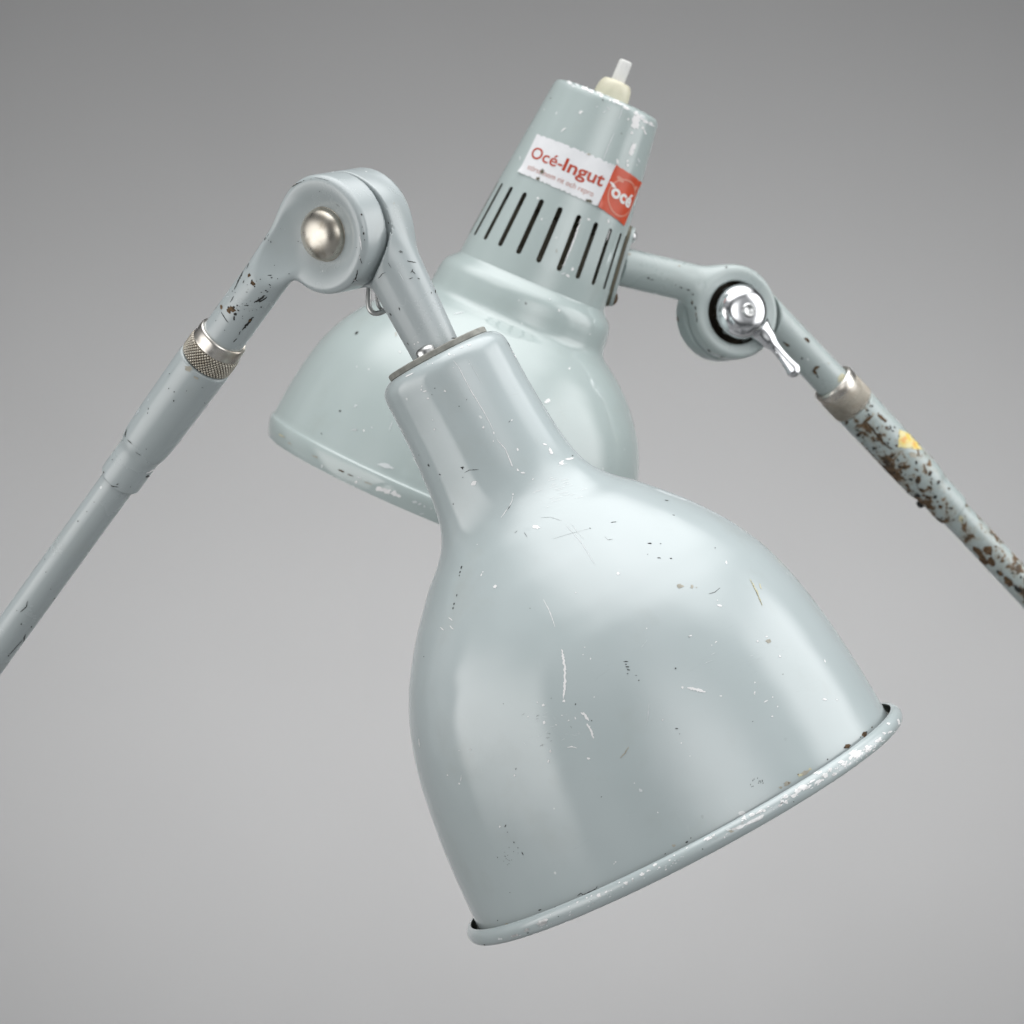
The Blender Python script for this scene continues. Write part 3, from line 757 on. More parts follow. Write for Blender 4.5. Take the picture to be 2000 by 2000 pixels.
# ================================================================== REAR LAMP
Y_R = 1518.0
kR = (D + Y_R) / D
a_r = Vector((-0.3875, 0.09, -0.9219)).normalized()
O_r = at(1187, 195, Y_R)
fr_r = frame(a_r)
P1r = at(1526, 641, 1760)
P2r = at(2000, 1146, 2090)
b_r = (P2r - P1r).normalized()
arm_end_r = P1r + b_r * 2400

rear = thing('work_lamp', W(arm_end_r), 'pale green work lamp behind, slotted neck with red and white sticker, rusty arm', 'lamp', 'old enamelled jointed work lamps')

def sc_(pts): return [(s * kR, r * kR) for s, r in pts]

# dome of the rear shade
outer = spline(sc_([(376, 150), (384, 154), (393, 163), (402, 171.5), (413, 177), (428, 180), (446, 182), (456, 183.5), (463, 186), (469, 190.5), (477, 201), (487, 216), (500, 233), (526, 262), (550, 283), (572, 300), (600, 318), (640, 336.5), (690, 351), (745, 361.5), (795, 368), (815, 370.5),
               (818, 373), (824, 373.8), (835, 372.5), (850, 368), (859, 364)]), 6)
inner = [(s, r - 9) for s, r in reversed(outer)]
g = Geo(M_rearshade, M_inside)
lathe(g, O_r, fr_r, outer, 224, 0, wob=lambda s, t: 0.0012 * math.sin(3 * t + 1) * min(1, s / 700))
lathe(g, O_r, fr_r, inner, 224, 1)
mk = []
b, l = Z(500, 780, 0.207)
mk += [b(1215, 620, 62, 'p', 24, 0.22), b(1275, 645, 34, 'p', 12, 0.2), b(1160, 845, 34, 'w', 24, 0.3), b(1200, 850, 40, 'w', 20, 0.1), b(1240, 865, 38, 'w', 24, 0.2), b(1305, 885, 32, 'w', 24, 0.4), b(1345, 908, 38, 'w', 18, 0.4), b(945, 778, 17, 'w', 12, -0.7), b(980, 742, 28, 'p', 8, 0.5),
       b(1500, 968, 24, 'p', 13, 0.2), b(1545, 985, 16, 'p', 9), b(930, 288, 24, 'p', 8), b(1020, 295, 8, 'w', 10), b(1095, 265, 8, 'p', 6), b(940, 62, 18, 'p', 9, -0.7), l([(1290, 200), (1275, 245), (1255, 300)], 9, 'p'), l([(1260, 1015), (1340, 1050), (1420, 1085)], 10, 'w'), l([(1300, 1040), (1380, 1070)], 5, 'd'),
       b(800, 670, 30, 'r', 7, 0.35), b(820, 682, 12, 'r', 8), b(625, 630, 10, 'p', 18), b(265, 355, 10, 't', 8), b(320, 415, 20, 't', 6, 0.5), b(240, 340, 30, 'y', 8, 0.5), b(560, 540, 30, 't', 6, 0.4), b(1590, 1010, 9, 'p', 14), b(1655, 1030, 8, 'p'), b(1565, 1078, 24, 'p', 5), b(510, 640, 10, 'd', 4, 0.8),
       b(795, 110, 12, 'd', 10), b(720, 770, 34, 'd', 4, 0.45), b(1060, 790, 50, 't', 5, 0.35), b(890, 715, 30, 'r', 4, 0.4), b(620, 325, 6, 'd', 9)]
b, l = Z(500, 450, 0.414)
mk += [b(475, 485, 12, 'd', 7, -0.7), b(1375, 806, 17, 'w', 10, -0.4), b(1478, 652, 5, 'w'), b(680, 573, 4, 'w'), b(397, 852, 4, 'd', 6), b(660, 490, 3, 't', 12), b(1430, 378, 6, 'w'), b(470, 940, 10, 'p', 3), b(1240, 330, 4, 'p'), b(1385, 325, 4, 'p'), b(955, 390, 26, 'p', 3, -0.2)]
mark(g, mk, 0.7)
build('shade', g, rear, sharp=55)

# vented neck: a slotted cone shell
NS = 22
neck_prof = sc_([(0, 108.5), (100, 121.5), (208, 135), (340, 149.5), (384, 153)])
def neck_r(s):
    for (s0, r0), (s1, r1) in zip(neck_prof[:-1], neck_prof[1:]):
        if s <= s1: return r0 + (r1 - r0) * (s - s0) / (s1 - s0)
    return neck_prof[-1][1]
def neck_pt(s, t, off=0.0):
    a, e1, e2 = fr_r
    return O_r + a * s + (e1 * math.cos(t) + e2 * math.sin(t)) * (neck_r(s) + off)
g = Geo(M_rearshade, M_darkinside)  # second material makes the inside and slot walls dark
S0, S1 = 229 * kR, 343 * kR            # slot ends
TOP, BOT = 14 * kR, 384 * kR
per = 2 * math.pi / NS
wh = 5.2 * kR                          # slot half width
phase = 0.0
seg = NS * 10
def ring_cells(off, mi, flip):
    vs, fs = [], []
    for k in range(NS):
        tc = phase + k * per
        nb = 10
        outl = []      # stadium outline, counter-clockwise from the top right
        def ang(s, w): return w / neck_r(s)
        arc = [i * math.pi / 8 for i in range(9)]
        for q in arc: outl.append((S0 + wh - wh * math.sin(q), wh * math.cos(q)))
        nl = 8
        for i in range(1, nl): outl.append((S0 + wh + (S1 - S0 - 2 * wh) * i / nl, -wh))
        for q in arc: outl.append((S1 - wh + wh * math.sin(q), -wh * math.cos(q)))
        for i in range(1, nl): outl.append((S1 - wh - (S1 - S0 - 2 * wh) * i / nl, wh))
        n = len(outl)
        ms, mt = 12 * kR, per / 2
        rect = []
        for (s, w) in outl:
            t = ang(s, w)
            if s <= S0 + wh + 1e-6 and abs(w) < wh * 0.999 or (s < S0 + wh - 1e-6):
                u = max(-1, min(1, (w / wh) * 1.0))
                rect.append((S0 - ms, u * mt))
            elif s >= S1 - wh - 1e-6 and (abs(w) < wh * 0.999 or s > S1 - wh + 1e-6):
                u = w / wh
                rect.append((S1 + ms, u * mt))
            else:
                f = (s - S0 - wh) / (S1 - S0 - 2 * wh)
                rect.append((S0 - ms + (S1 - S0 + 2 * ms) * f, mt if w > 0 else -mt))
        base = len(vs)
        levels = [0.0, 0.25, 0.6, 1.0]
        for q in levels:
            for (s, w), (s2, t2) in zip(outl, rect):
                t1 = ang(s, w)
                vs.append(neck_pt(s + (s2 - s) * q, tc + t1 + (t2 - t1) * q, off))
        for j in range(len(levels) - 1):
            for i in range(n):
                i2 = (i + 1) % n
                f = (base + j * n + i, base + j * n + i2, base + (j + 1) * n + i2, base + (j + 1) * n + i)
                fs.append(f[::-1] if flip else f)
    g.add(vs, fs, mi)
    return n, len([0.0, 0.25, 0.6, 1.0]) * n
o0 = len(g.v)
n_out, stride = ring_cells(0.0, 0, False)
o1 = len(g.v)
ring_cells(-5.0, 1, True)
for k in range(NS):                    # slot walls
    A = [g.v[o0 + k * stride + i] for i in range(n_out)]
    B = [g.v[o1 + k * stride + i] for i in range(n_out)]
    g.add(A + B, [(i, n_out + i, n_out + (i + 1) % n_out, (i + 1) % n_out) for i in range(n_out)], 1)
ms = 12 * kR
def band(sa, sb, rows, off, mi, extra_top=False):
    prof = [(sa + (sb - sa) * i / rows, neck_r(sa + (sb - sa) * i / rows) + off) for i in range(rows + 1)]
    lathe(g, O_r, fr_r, prof, seg, mi)
band(TOP, S0 - ms, 14, 0, 0); band(S1 + ms, BOT, 5, 0, 0)
band(TOP, S0 - ms, 8, -5, 1); band(S1 + ms, BOT, 4, -5, 1)
topp = spline([(TOP, neck_r(TOP)), (9 * kR, 109.3 * kR), (5 * kR, 108 * kR), (1.5 * kR, 105 * kR), (-1.0 * kR, 100 * kR), (-3 * kR, 90 * kR), (-5 * kR, 50 * kR), (-5.5 * kR, 3 * kR)], 5)
lathe(g, O_r, fr_r, topp, seg, 0)
mk = []
b, l = Z(880, 80, 0.2588)
mk += [b(983, 537, 17, 'w', 11, -0.6), l([(832, 685), (850, 668), (872, 655)], 10, 'w'), b(1340, 590, 8, 'w'), b(1400, 600, 30, 'w', 36), b(1395, 640, 32, 'w', 24), b(1418, 575, 20, 'w', 14), b(1368, 692, 9, 'w', 11), b(1450, 656, 11, 'w'), l([(1455, 670), (1478, 705)], 13, 'w'), b(1375, 800, 18, 'w', 34, 0.3), b(1362, 840, 20, 'w', 22, 0.4),
       b(1335, 905, 9, 'w', 10), b(1333, 937, 9, 'w', 12), l([(1252, 890), (1265, 930)], 13, 'w'), l([(1410, 880), (1428, 920)], 10, 'p'), b(1192, 1505, 24, 'w', 14), b(1200, 1470, 20, 'w', 22), b(1200, 1420, 14, 'w', 16), b(1190, 1360, 7, 'w', 16), b(658, 1186, 9, 'w'), b(590, 1432, 8, 'p', 16, 0.4), b(1042, 1346, 14, 'w', 9, 0.4),
       b(885, 1770, 20, 'w', 9, 0.7), b(920, 1722, 11, 'w', 16, 0.5), b(850, 1755, 20, 'p', 8, -0.3), b(688, 1345, 5, 'w', 10), l([(985, 1340), (940, 1480), (900, 1580), (850, 1700)], 10, 'w'), l([(1310, 480), (1270, 590)], 6, 'p'), l([(1235, 690), (1200, 770), (1150, 900)], 8, 'p'), b(1105, 495, 8, 'p', 5), b(1160, 535, 12, 'p', 5, -0.3),
       b(1190, 505, 18, 'p', 4, 0.9), b(1150, 445, 7, 'd', 9), l([(560, 665), (520, 750), (490, 830)], 30, 'y'), b(695, 440, 14, 'y', 24, 0.5), b(525, 885, 5, 'p', 16), b(755, 433, 6, 'd'), b(800, 1585, 4, 't', 14)]
for _ in range(46):    # white wear and a painted edge highlight along the top
    t = random.random()
    mk.append(b(820 + 700 * t, 290 + 330 * t * (0.8 + 0.2 * t) - 28 * math.sin(math.pi * t) + random.uniform(-4, 26), random.uniform(8, 26), random.choice('wwp'), random.uniform(4, 13), 0.4))
mark(g, mk, 0.7)
neck = build('vented_neck', g, rear, sharp=40)

# lamp holder seen through the slots
g = Geo(M_holder)
lathe(g, O_r, fr_r, sc_([(150, 0.1), (150, 84), (160, 92), (250, 100), (256, 112), (330, 118), (338, 124), (420, 124), (420, 0.1)]), 64)
build('lamp_holder', g, rear, sharp=30)

# push switch on top
fr_up = frame(-a_r)
sb = O_r + a_r * (-4 * kR) + fr_r[2] * (-4 * kR)
g = Geo(M_cream)
lathe(g, sb, fr_up, spline([(0, 36), (6, 35.5), (18, 34), (30, 31.5), (38, 28.5), (43, 25), (46, 20), (47, 12), (47, 0.1)], 5), 64) if False else lathe(g, sb, fr_up, spline(sc_([(0, 36), (6, 35.5), (18, 34), (27, 31.5), (33, 28), (36, 23), (37, 14), (37, 0.2)]), 5), 64)
build('switch_base', g, rear, sharp=50)
g = Geo(M_whiteplastic)
lathe(g, sb + fr_r[2] * 0, fr_up, spline(sc_([(34, 13.8), (56, 13.5), (74, 13.1), (78, 12.2), (79.5, 9), (80, 0.2)]), 5), 40)
build('switch_button', g, rear, sharp=50)

# ---- sticker wrapped round the neck
nb = neck and None
gt = Geo(M_rearshade)
lathe(gt, O_r, fr_r, [(neck_prof[0][0] + (neck_prof[-1][0]) * i / 40, neck_r(neck_prof[-1][0] * i / 40)) for i in range(41)], 256)
bv = gt.tree()
def neck_st(px, py):
    d = (at(px, py, 0) - CAM).normalized()
    loc, nor, i, dist = bv.ray_cast(CAM, d)
    q = loc - O_r
    s = q.dot(fr_r[0]); w = q - fr_r[0] * s
    return np.array((s, math.atan2(w.dot(fr_r[2]), w.dot(fr_r[1]))))
zs = lambda x, y: neck_st(1000 + x * 0.14493, 240 + y * 0.14493)
wTL, wTR, wBR, wBL = zs(345, 150), zs(1395, 560), zs(1150, 1125), zs(95, 668)
rTR, rBR = zs(1730, 800), zs(1505, 1385)
def patch(TL, TR, BR, BL):
    def f(u, v, off):
        st = (BL * (1 - u) + BR * u) * (1 - v) + (TL * (1 - u) + TR * u) * v
        return neck_pt(st[0], st[1], off)
    return f
white = patch(wTL, wTR, wBR, wBL)
red = patch(wTR, rTR, rBR, wBR)
def grid_patch(g, f, nu, nv, off, mi=0, edge=0.0):
    vs = []
    for j in range(nv + 1):
        for i in range(nu + 1):
            u, v = i / nu, j / nv
            if edge and j in (0, nv):
                v += (1 if j == 0 else -1) * random.choice((0, 0, 0, 0, edge * 0.4, edge))
            lift = 5 * max(0, 1 - math.hypot(u, v * 0.6) / 0.12) ** 1.5 + 3.5 * max(0, 1 - math.hypot(1 - u, 1 - v) / 0.15) + 0.5 * math.sin(u * 9 + v * 4) * math.sin(v * 5 + 1)
            vs.append(f(u, v, off + max(0, lift)))
    fs = [(j * (nu + 1) + i, j * (nu + 1) + i + 1, (j + 1) * (nu + 1) + i + 1, (j + 1) * (nu + 1) + i) for j in range(nv) for i in range(nu)]
    g.add(vs, fs, mi)
g = Geo(M_label, M_tan)
grid_patch(g, white, 60, 16, 1.6, 0, 0.035)
sticker = build('sticker', g, rear)
g = Geo(M_red)
grid_patch(g, red, 30, 24, 1.62, 0, 0.012)
build('logo_panel', g, sticker)

def text_geo(g, f, body, u0, u1, v0, capv, off, bold=0.0, mi=0, aspect=None, shear=0.0, track=1.0):
    """sets a line of type onto a patch: spans u0..u1, baseline v0, capital height capv"""
    cu = bpy.data.curves.new('lettering_curve', 'FONT')
    cu.body = body; cu.size = 1.0; cu.offset = bold; cu.resolution_u = 4; cu.shear = shear; cu.space_character = track
    ob = bpy.data.objects.new('lettering_curve', cu)
    COL.objects.link(ob)
    dg = bpy.context.evaluated_depsgraph_get(); dg.update()
    me = bpy.data.meshes.new_from_object(ob.evaluated_get(dg))
    bm = bmesh.new(); bm.from_mesh(me)
    xs = [v.co.x for v in bm.verts]
    x0, x1 = min(xs), max(xs)
    nx = max(6, int((x1 - x0) * 6))
    for i in range(1, nx):
        bmesh.ops.bisect_plane(bm, geom=bm.verts[:] + bm.edges[:] + bm.faces[:], plane_co=(x0 + (x1 - x0) * i / nx, 0, 0), plane_no=(1, 0, 0), dist=1e-5)
    bmesh.ops.triangulate(bm, faces=bm.faces[:])
    bm.verts.index_update()
    cap = 0.73
    vs = [f(u0 + (u1 - u0) * (v.co.x - x0) / (x1 - x0), v0 + v.co.y / cap * capv, off) for v in bm.verts]
    fs = [tuple(v.index for v in fc.verts) for fc in bm.faces]
    g.add(vs, fs, mi)
    bm.free(); bpy.data.objects.remove(ob); bpy.data.curves.remove(cu); bpy.data.meshes.remove(me)

g = Geo(M_redink, M_fadedink, M_dark)
text_geo(g, white, 'Océ-', 0.06, 0.475, 0.435, 0.285, 2.4, bold=0.010)
text_geo(g, white, 'Ingut', 0.485, 0.95, 0.435, 0.30, 2.4, bold=0.020)
text_geo(g, white, 'störst inom rit och repro', 0.10, 0.90, 0.15, 0.135, 2.4, bold=0.0, mi=1)
build('lettering', g, sticker, smooth=False)
g = Geo(M_label, M_tan, M_dark)
def ell(f, uc, vc, ru, rv, off, g, mi, n=14):
    vs = [f(uc, vc, off)]
    for i in range(n):
        t = 2 * math.pi * i / n; k = random.uniform(0.6, 1.2)
        vs.append(f(uc + ru * k * math.cos(t), vc + rv * k * math.sin(t), off))
    g.add(vs, [(0, 1 + i, 1 + (i + 1) % n) for i in range(n)], mi)
ell(white, 0.295, 0.225, 0.022, 0.06, 3.0, g, 2); ell(white, 0.285, 0.04, 0.02, 0.045, 3.0, g, 2); ell(white, 0.885, 0.04, 0.04, 0.035, 3.0, g, 2); ell(white, 0.68, 0.985, 0.03, 0.02, 3.0, g, 1)
g.mats = [M_label, M_tan, M_holder]
build('torn_spot', g, sticker)

g = Geo(M_whiteink, M_paleink)
text_geo(g, red, 'océ', 0.15, 0.86, 0.37, 0.29, 2.4, bold=0.035)
ell(red, 0.10, 0.60, 0.07, 0.03, 2.4, g, 0); ell(red, 0.16, 0.57, 0.06, 0.03, 2.45, g, 0)
vs = []; n = 48
for i in range(n):
    t = 2 * math.pi * i / n
    for q in (0.42, 0.455):
        vs.append(red(0.53 + q * math.cos(t), 0.47 + q * 0.88 * math.sin(t), 2.3))
g.add(vs, [(2 * i, 2 * i + 1, 2 * ((i + 1) % n) + 1, 2 * ((i + 1) % n)) for i in range(n)], 1)
ell(red, 0.82, 0.82, 0.07, 0.045, 2.35, g, 1); ell(red, 0.25, 0.78, 0.12, 0.05, 2.3, g, 1)
build('logo_lettering', g, sticker, smooth=False)

# ---- mounting plate, bracket and joint of the rear lamp
sP = 290 * kR
axp = O_r + a_r * sP
u_r = (Vector((0.92, 0, -0.3875)) - a_r * a_r.dot(Vector((0.92, 0, -0.3875)))).normalized()
back_r = a_r.cross(u_r); 
if back_r.y < 0: back_r = -back_r
rad = (u_r * math.cos(math.radians(12)) + back_r * math.sin(math.radians(12))).normalized()
slope = math.atan((149.5 - 135) / (340 - 208))
p_n = (rad * math.cos(slope) - a_r * math.sin(slope)).normalized()
p_a = (a_r * math.cos(slope) + rad * math.sin(slope)).normalized()
p_t = p_n.cross(p_a)
pc = axp + rad * (neck_r(sP) + 3)
def plate(g, off0, off1, la, lt, mi):
    n = 44
    vs = []
    for q in (off0, off1):
        for sh in ((1.0,) if q == off0 else (1.0,)):
            for i in range(n):
                t = 2 * math.pi * i / n
                ct, st = math.cos(t), math.sin(t)
                x = la * math.copysign(abs(ct) ** 0.55, ct); y = lt * math.copysign(abs(st) ** 0.7, st)
                curve = -(y * y) / (2 * neck_r(sP))
                vs.append(pc + p_a * x + p_t * y + p_n * (q + curve))
    fs = [(i, (i + 1) % n, n + (i + 1) % n, n + i) for i in range(n)]
    fs.append(tuple(range(n))[::-1]); fs.append(tuple(n + i for i in range(n)))
    g.add(vs, fs, mi)
g = Geo(M_armworn, M_holder)
plate(g, -3, 3.5, 104, 58, 1)
plate(g, 4.5, 13, 102, 56, 0)
plate_o = build('mounting_plate', g, rear, sharp=40)
for dx, mat in ((-78, M_steel), (82, M_rust)):
    g = Geo(mat)
    lathe(g, pc + p_a * dx + p_n * 12, frame(p_n), [(-2, 17), (3, 17), (8, 14), (11, 9), (12, 0.1)], 32)
    build('rivet', g, plate_o, sharp=50, label=None)

n_r = Vector((0.405, -0.914, 0.02)).normalized()
C_r = at(1420, 613.5, 1717)
NR = np.array(n_r); CR = np.array(C_r)
st0 = pc + p_n * 4
st1 = at(1436, 573, 1692)
def bracket_r(P):
    dd = sd_rdisc(P, CR, NR, 2.0, 60, R_J, 16)
    q = P - CR; h = q @ NR
    A = np.array(st0); B = np.array(st1)
    L = np.linalg.norm(B - A); ax = (B - A) / L
    t = (P - A) @ ax
    w = P - A - t[..., None] * ax
    nn = NR - ax * (NR @ ax); nn = nn / np.linalg.norm(nn)
    hh = w @ nn
    fl = np.clip((L - t - 20) / 160, 0, 1); fl = fl * fl * (3 - 2 * fl)
    side = np.linalg.norm(w - hh[..., None] * nn, axis=-1)
    kk = 0.64 + 0.36 * fl
    tb = (np.sqrt(side ** 2 + (hh / kk) ** 2 + np.maximum(t - L, 0) ** 2) - 48) * (0.75 + 0.25 * fl)
    tb = np.maximum(tb, -t)
    d = smin(dd, tb, 40)
    d = smax(d, 2.0 - h - np.clip((L - t - 110) * 0.5, 0, 70), 2)
    Rs = 170.0
    d = smax(d, -sd_sphere(P, CR + NR * (60 + Rs - 24), Rs), 14)
    q = P - CR; h = q @ NR
    rho = np.linalg.norm(q - h[..., None] * NR, axis=-1)
    return smax(d, -np.maximum(rho - 79, 12 - h), 8)
lo, hi = box_of([C_r + Vector((-130, -110, -130)), C_r + Vector((130, 80, 130)), st0, st1], 56)
P, F = surface(bracket_r, lo, hi, 3.6)
g = Geo(M_armworn, M_grime_shade); g.add(P, F)
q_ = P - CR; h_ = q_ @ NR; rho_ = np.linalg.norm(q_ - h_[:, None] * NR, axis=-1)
hub_shade = (rho_ < 82 + 3 * np.sin(q_[:, 0] * 0.11) + 2 * np.sin(q_[:, 2] * 0.23)) & (h_ < 53) & (h_ > 8)  # recess round the hub coloured dark in place of its shadow
g.m = [1 if all(hub_shade[i] for i in f) else 0 for f in F]
mk = []
b, l = Z(1150, 400, 0.3106)
mk += [b(735, 370, 16, 'd', 5, 0.2), b(770, 377, 7, 'd', 4), b(865, 393, 9, 'd', 7, 0.4), b(375, 460, 12, 'd', 6, 0.5), b(398, 470, 12, 'd', 4), b(545, 505, 8, 'd', 3), b(580, 520, 14, 'd', 4, 0.4), b(625, 535, 14, 'd', 5, 0.4), b(655, 563, 10, 'd', 5, 0.5), b(650, 615, 6, 'r', 16), b(672, 650, 6, 'd', 20, -0.2), b(680, 720, 5, 'd', 22),
       b(675, 690, 4, 'r', 14), b(570, 385, 8, 't', 5), b(1115, 455, 16, 't', 6, 0.6), b(1085, 912, 11, 'd', 8), b(930, 977, 10, 'r', 4), b(755, 915, 16, 'd', 6, 0.6), b(835, 957, 12, 'd', 5), b(255, 312, 8, 't', 8), b(290, 285, 12, 'w', 4), b(370, 290, 20, 'w', 4, 0.2), b(350, 275, 20, 'p', 5)]
mark(g, mk, 0.7)
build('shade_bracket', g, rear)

arm_c2 = P1r + b_r * 200
foot = C_r - n_r * 31
tt = (foot - P1r).dot(b_r)
arm_c1 = P1r + b_r * (tt + 8)
def disc_r(P):
    dd = sd_rdisc(P, CR, NR, -64, -2.0, R_J, 15)
    lip = sd_rdisc(P, CR, NR, -30, -24, R_J - 2, 3)
    tb = sd_capsule(P, arm_c1, arm_c2, 43, 45.5)
    q = P - CR; h = q @ NR
    d = smin(dd, tb, 26)
    rho = np.linalg.norm(q - h[..., None] * NR, axis=-1)
    clear = np.maximum(rho - 123, -2.0 - h)
    return smax(d, -clear, 3)
lo, hi = box_of([C_r + Vector((-130, -60, -130)), C_r + Vector((130, 110, 130)), arm_c1, arm_c2], 56)
P, F = surface(disc_r, lo, hi, 3.6)
g = Geo(M_armworn); g.add(P, F)
mk = [b(1245, 878, 18, 'r', 9, 0.5), b(1228, 866, 8, 'd', 6), b(1258, 888, 8, 'd', 5), b(1372, 850, 22, 'r', 10, 0.8), b(1365, 840, 8, 'd', 5), b(1340, 965, 7, 'd', 10, 0.4), b(1430, 1025, 24, 'r', 11, -0.5), b(1422, 1050, 12, 'r', 22, -0.6), b(1412, 1040, 9, 'd', 7), b(1440, 1080, 7, 'd', 12, -0.5), b(1508, 998, 5, 't'), b(1585, 1090, 14, 'y', 30, 0.5),
      b(555, 650, 5, 'r', 26), b(560, 720, 5, 'r', 22, -0.2), b(545, 620, 8, 'd', 9)]
mark(g, mk, 0.7)
build('joint_disc', g, rear)

# chrome clamp lever
hub_c = C_r + n_r * 60
HC = np.array(hub_c)
h0 = hub_c + n_r * 34
def at_h(px, py, h):
    """point on the sight line that lies h above the hub's base plane"""
    d = (at(px, py, 0) - CAM).normalized()
    return CAM + d * ((h - (CAM - hub_c).dot(n_r)) / d.dot(n_r))
lv0 = at_h(1478, 636, 8); lv1 = at_h(1500, 661, 16); lv2 = at_h(1515, 681, 22); lv3 = at_h(1535, 705, 24); lv4 = at_h(1549, 721, 22)
def lever(P):
    q = P - HC; h = q @ NR
    rho = np.linalg.norm(q - h[..., None] * NR, axis=-1)
    hub = (np.sqrt((rho / 69) ** 2 + (np.maximum(h - 16, 0) / 46) ** 2) - 1) * 52
    hub = np.maximum(hub, -4 - h)
    hub = smax(hub, h - 55, 8)
    # the wing: flattened along the axis, broad at the hub and at the tip
    def bar(A, B, ra, rb, fl, waist=0.0):
        A = np.array(A); B = np.array(B); d = B - A
        t = np.clip(((P - A) @ d) / (d @ d), 0, 1)
        w = P - A - t[..., None] * d
        hh = w @ NR
        return (np.sqrt(np.maximum((w ** 2).sum(-1) - hh ** 2, 0) + (hh / fl) ** 2) - (ra + (rb - ra) * t - waist * t * (1 - t))) * fl
    arm = smin(bar(lv0, lv1, 38, 20, 0.6), bar(lv1, lv4, 20, 21, 0.5, 26), 8)
    return smin(hub, arm, 2.5)
    return smin(hub, arm, 5)
lo, hi = box_of([hub_c, h0, lv4, lv1], 80)
P, F = surface(lever, lo, hi, 3.0)
g = Geo(M_chrome); g.add(P, F)
lever_o = build('clamp_lever', g, rear)
g = Geo(M_steel)
lathe(g, hub_c + n_r * 53, frame(n_r), [(-4, 19), (2, 19), (5, 17.5), (6, 14), (4, 11.5), (3.6, 0.1)], 40)
build('pin', g, lever_o, sharp=50)
g = Geo(M_holder)
lathe(g, hub_c + n_r * -52, frame(n_r), [(0, 40), (56, 40)], 40)
build('clamp_bolt', g, rear)

# collar, sleeve and tube
fr_br = frame(b_r)
def along(px, py):
    d = (at(px, py, 0) - CAM).normalized()
    # closest approach of the sight line and the arm axis
    w0 = P1r - CAM; bq = b_r.dot(d)
    return (bq * d.dot(w0) - b_r.dot(w0)) / (1 - bq * bq)
c0, c1 = along(1620, 750), along(1664, 797)
sE, sM = along(1859, 999), along(1806, 948)
g = Geo(M_nickel)
lathe(g, P1r, fr_br, [(c0 + 3, 46), (c0, 50), (c0 - 0.5, 54), (c0 + 2, 57), (c0 + 8, 58.5), (c0 + 20, 58.5), (c0 + 24, 57.5), (c1 - 3, 56), (c1, 54), (c1 + 1, 44)], 96)
collar_r = build('locking_collar', g, rear, sharp=40)
g = Geo(M_knurl, M_grime_shade)
knurl_band(g, P1r, fr_br, c0 + 24, c1 - 2, 58.5, 2.2, 50, 0.8)
build('knurled_band', g, collar_r)
g = Geo(M_rusty)
lathe(g, P1r, fr_br, spline([(c1 + 1, 42), (c1 + 2, 52), (c1 + 5, 55), (c1 + 12, 55.5), ((c1 + sM) / 2, 55), (sM - 12, 53.5), (sM, 51.5), (sM + 14, 48), (sM + 24, 47), (sE - 6, 46.5), (sE - 1.5, 45.5), (sE, 43), (sE + 0.5, 38)], 5), 96)
mk = []
b, l = Z(1550, 700, 0.2588)
mk += [l([(540, 470), (600, 540), (660, 620), (740, 690)], 18, 'r'), l([(560, 490), (620, 570), (700, 655), (760, 690)], 8, 'd'), b(660, 445, 34, 'r', 16, 0.7), b(690, 470, 16, 'r', 10, 0.8), b(730, 520, 7, 'd', 16, -0.3), b(750, 548, 14, 'd', 5, 0.5), b(490, 575, 18, 'd', 14), b(560, 460, 50, 'r', 12, -0.6), b(480, 620, 16, 'r', 22, -0.3),
       b(745, 735, 22, 'r', 15, -0.5), b(738, 742, 12, 'd', 9), b(840, 828, 17, 'r', 17), b(836, 830, 8, 'd'), b(942, 920, 24, 'r', 26), b(938, 925, 14, 'd', 15), b(965, 995, 28, 'r', 15, 0.5), b(935, 1035, 22, 'd', 17), b(1015, 1050, 26, 'r', 15, 0.4), b(1070, 1045, 16, 'd', 13, -0.4), b(1030, 1120, 32, 'r', 17, 0.4), b(1110, 1120, 18, 'r', 16),
       b(1030, 870, 20, 'd', 14, -0.8), b(1020, 880, 8, 'r', 8), b(1185, 1130, 14, 'd', 8), b(1250, 1190, 14, 'r', 26), b(925, 785, 8, 'd', 14), b(620, 620, 20, 'd', 7, 0.2), b(835, 930, 14, 't', 10), b(900, 730, 30, 't', 20, 0.4), b(570, 700, 26, 'r', 12, 0.7), b(700, 845, 40, 'd', 5, 0.8), b(1100, 930, 6, 'd', 10), b(1265, 1050, 14, 't', 20, 0.4)]
for _ in range(60):
    t = random.random()
    x = 400 + 750 * t; y = 480 + 740 * t + random.uniform(-60, 60)
    mk.append(b(x + random.uniform(-70, 70), y, random.uniform(3, 10), random.choice('rrd'), random.uniform(3, 9), random.random() * 3))
for _ in range(110):   # grimy, rust-bitten paint just below the collar and on the underside
    t = random.random() ** 1.5
    w = random.uniform(-1, 1)
    x = 440 + 640 * t + 115 * w; y = 400 + 690 * t - 105 * w
    mk.append(b(x, y, random.uniform(4, 17), random.choice('rrrdt'), random.uniform(3, 11), random.uniform(0.3, 1.2)))
mark(g, mk, 0.7, 1)
sleeve_r = build('arm_sleeve', g, rear, sharp=40, label='rust-spotted sleeve')
g = Geo(M_rusty)
lathe(g, P1r, fr_br, [(sE - 8, 39.5)] + [(sE + (2400 - sE) * k / 24, 39.5) for k in range(1, 25)] + [(2401, 0.1)], 72)
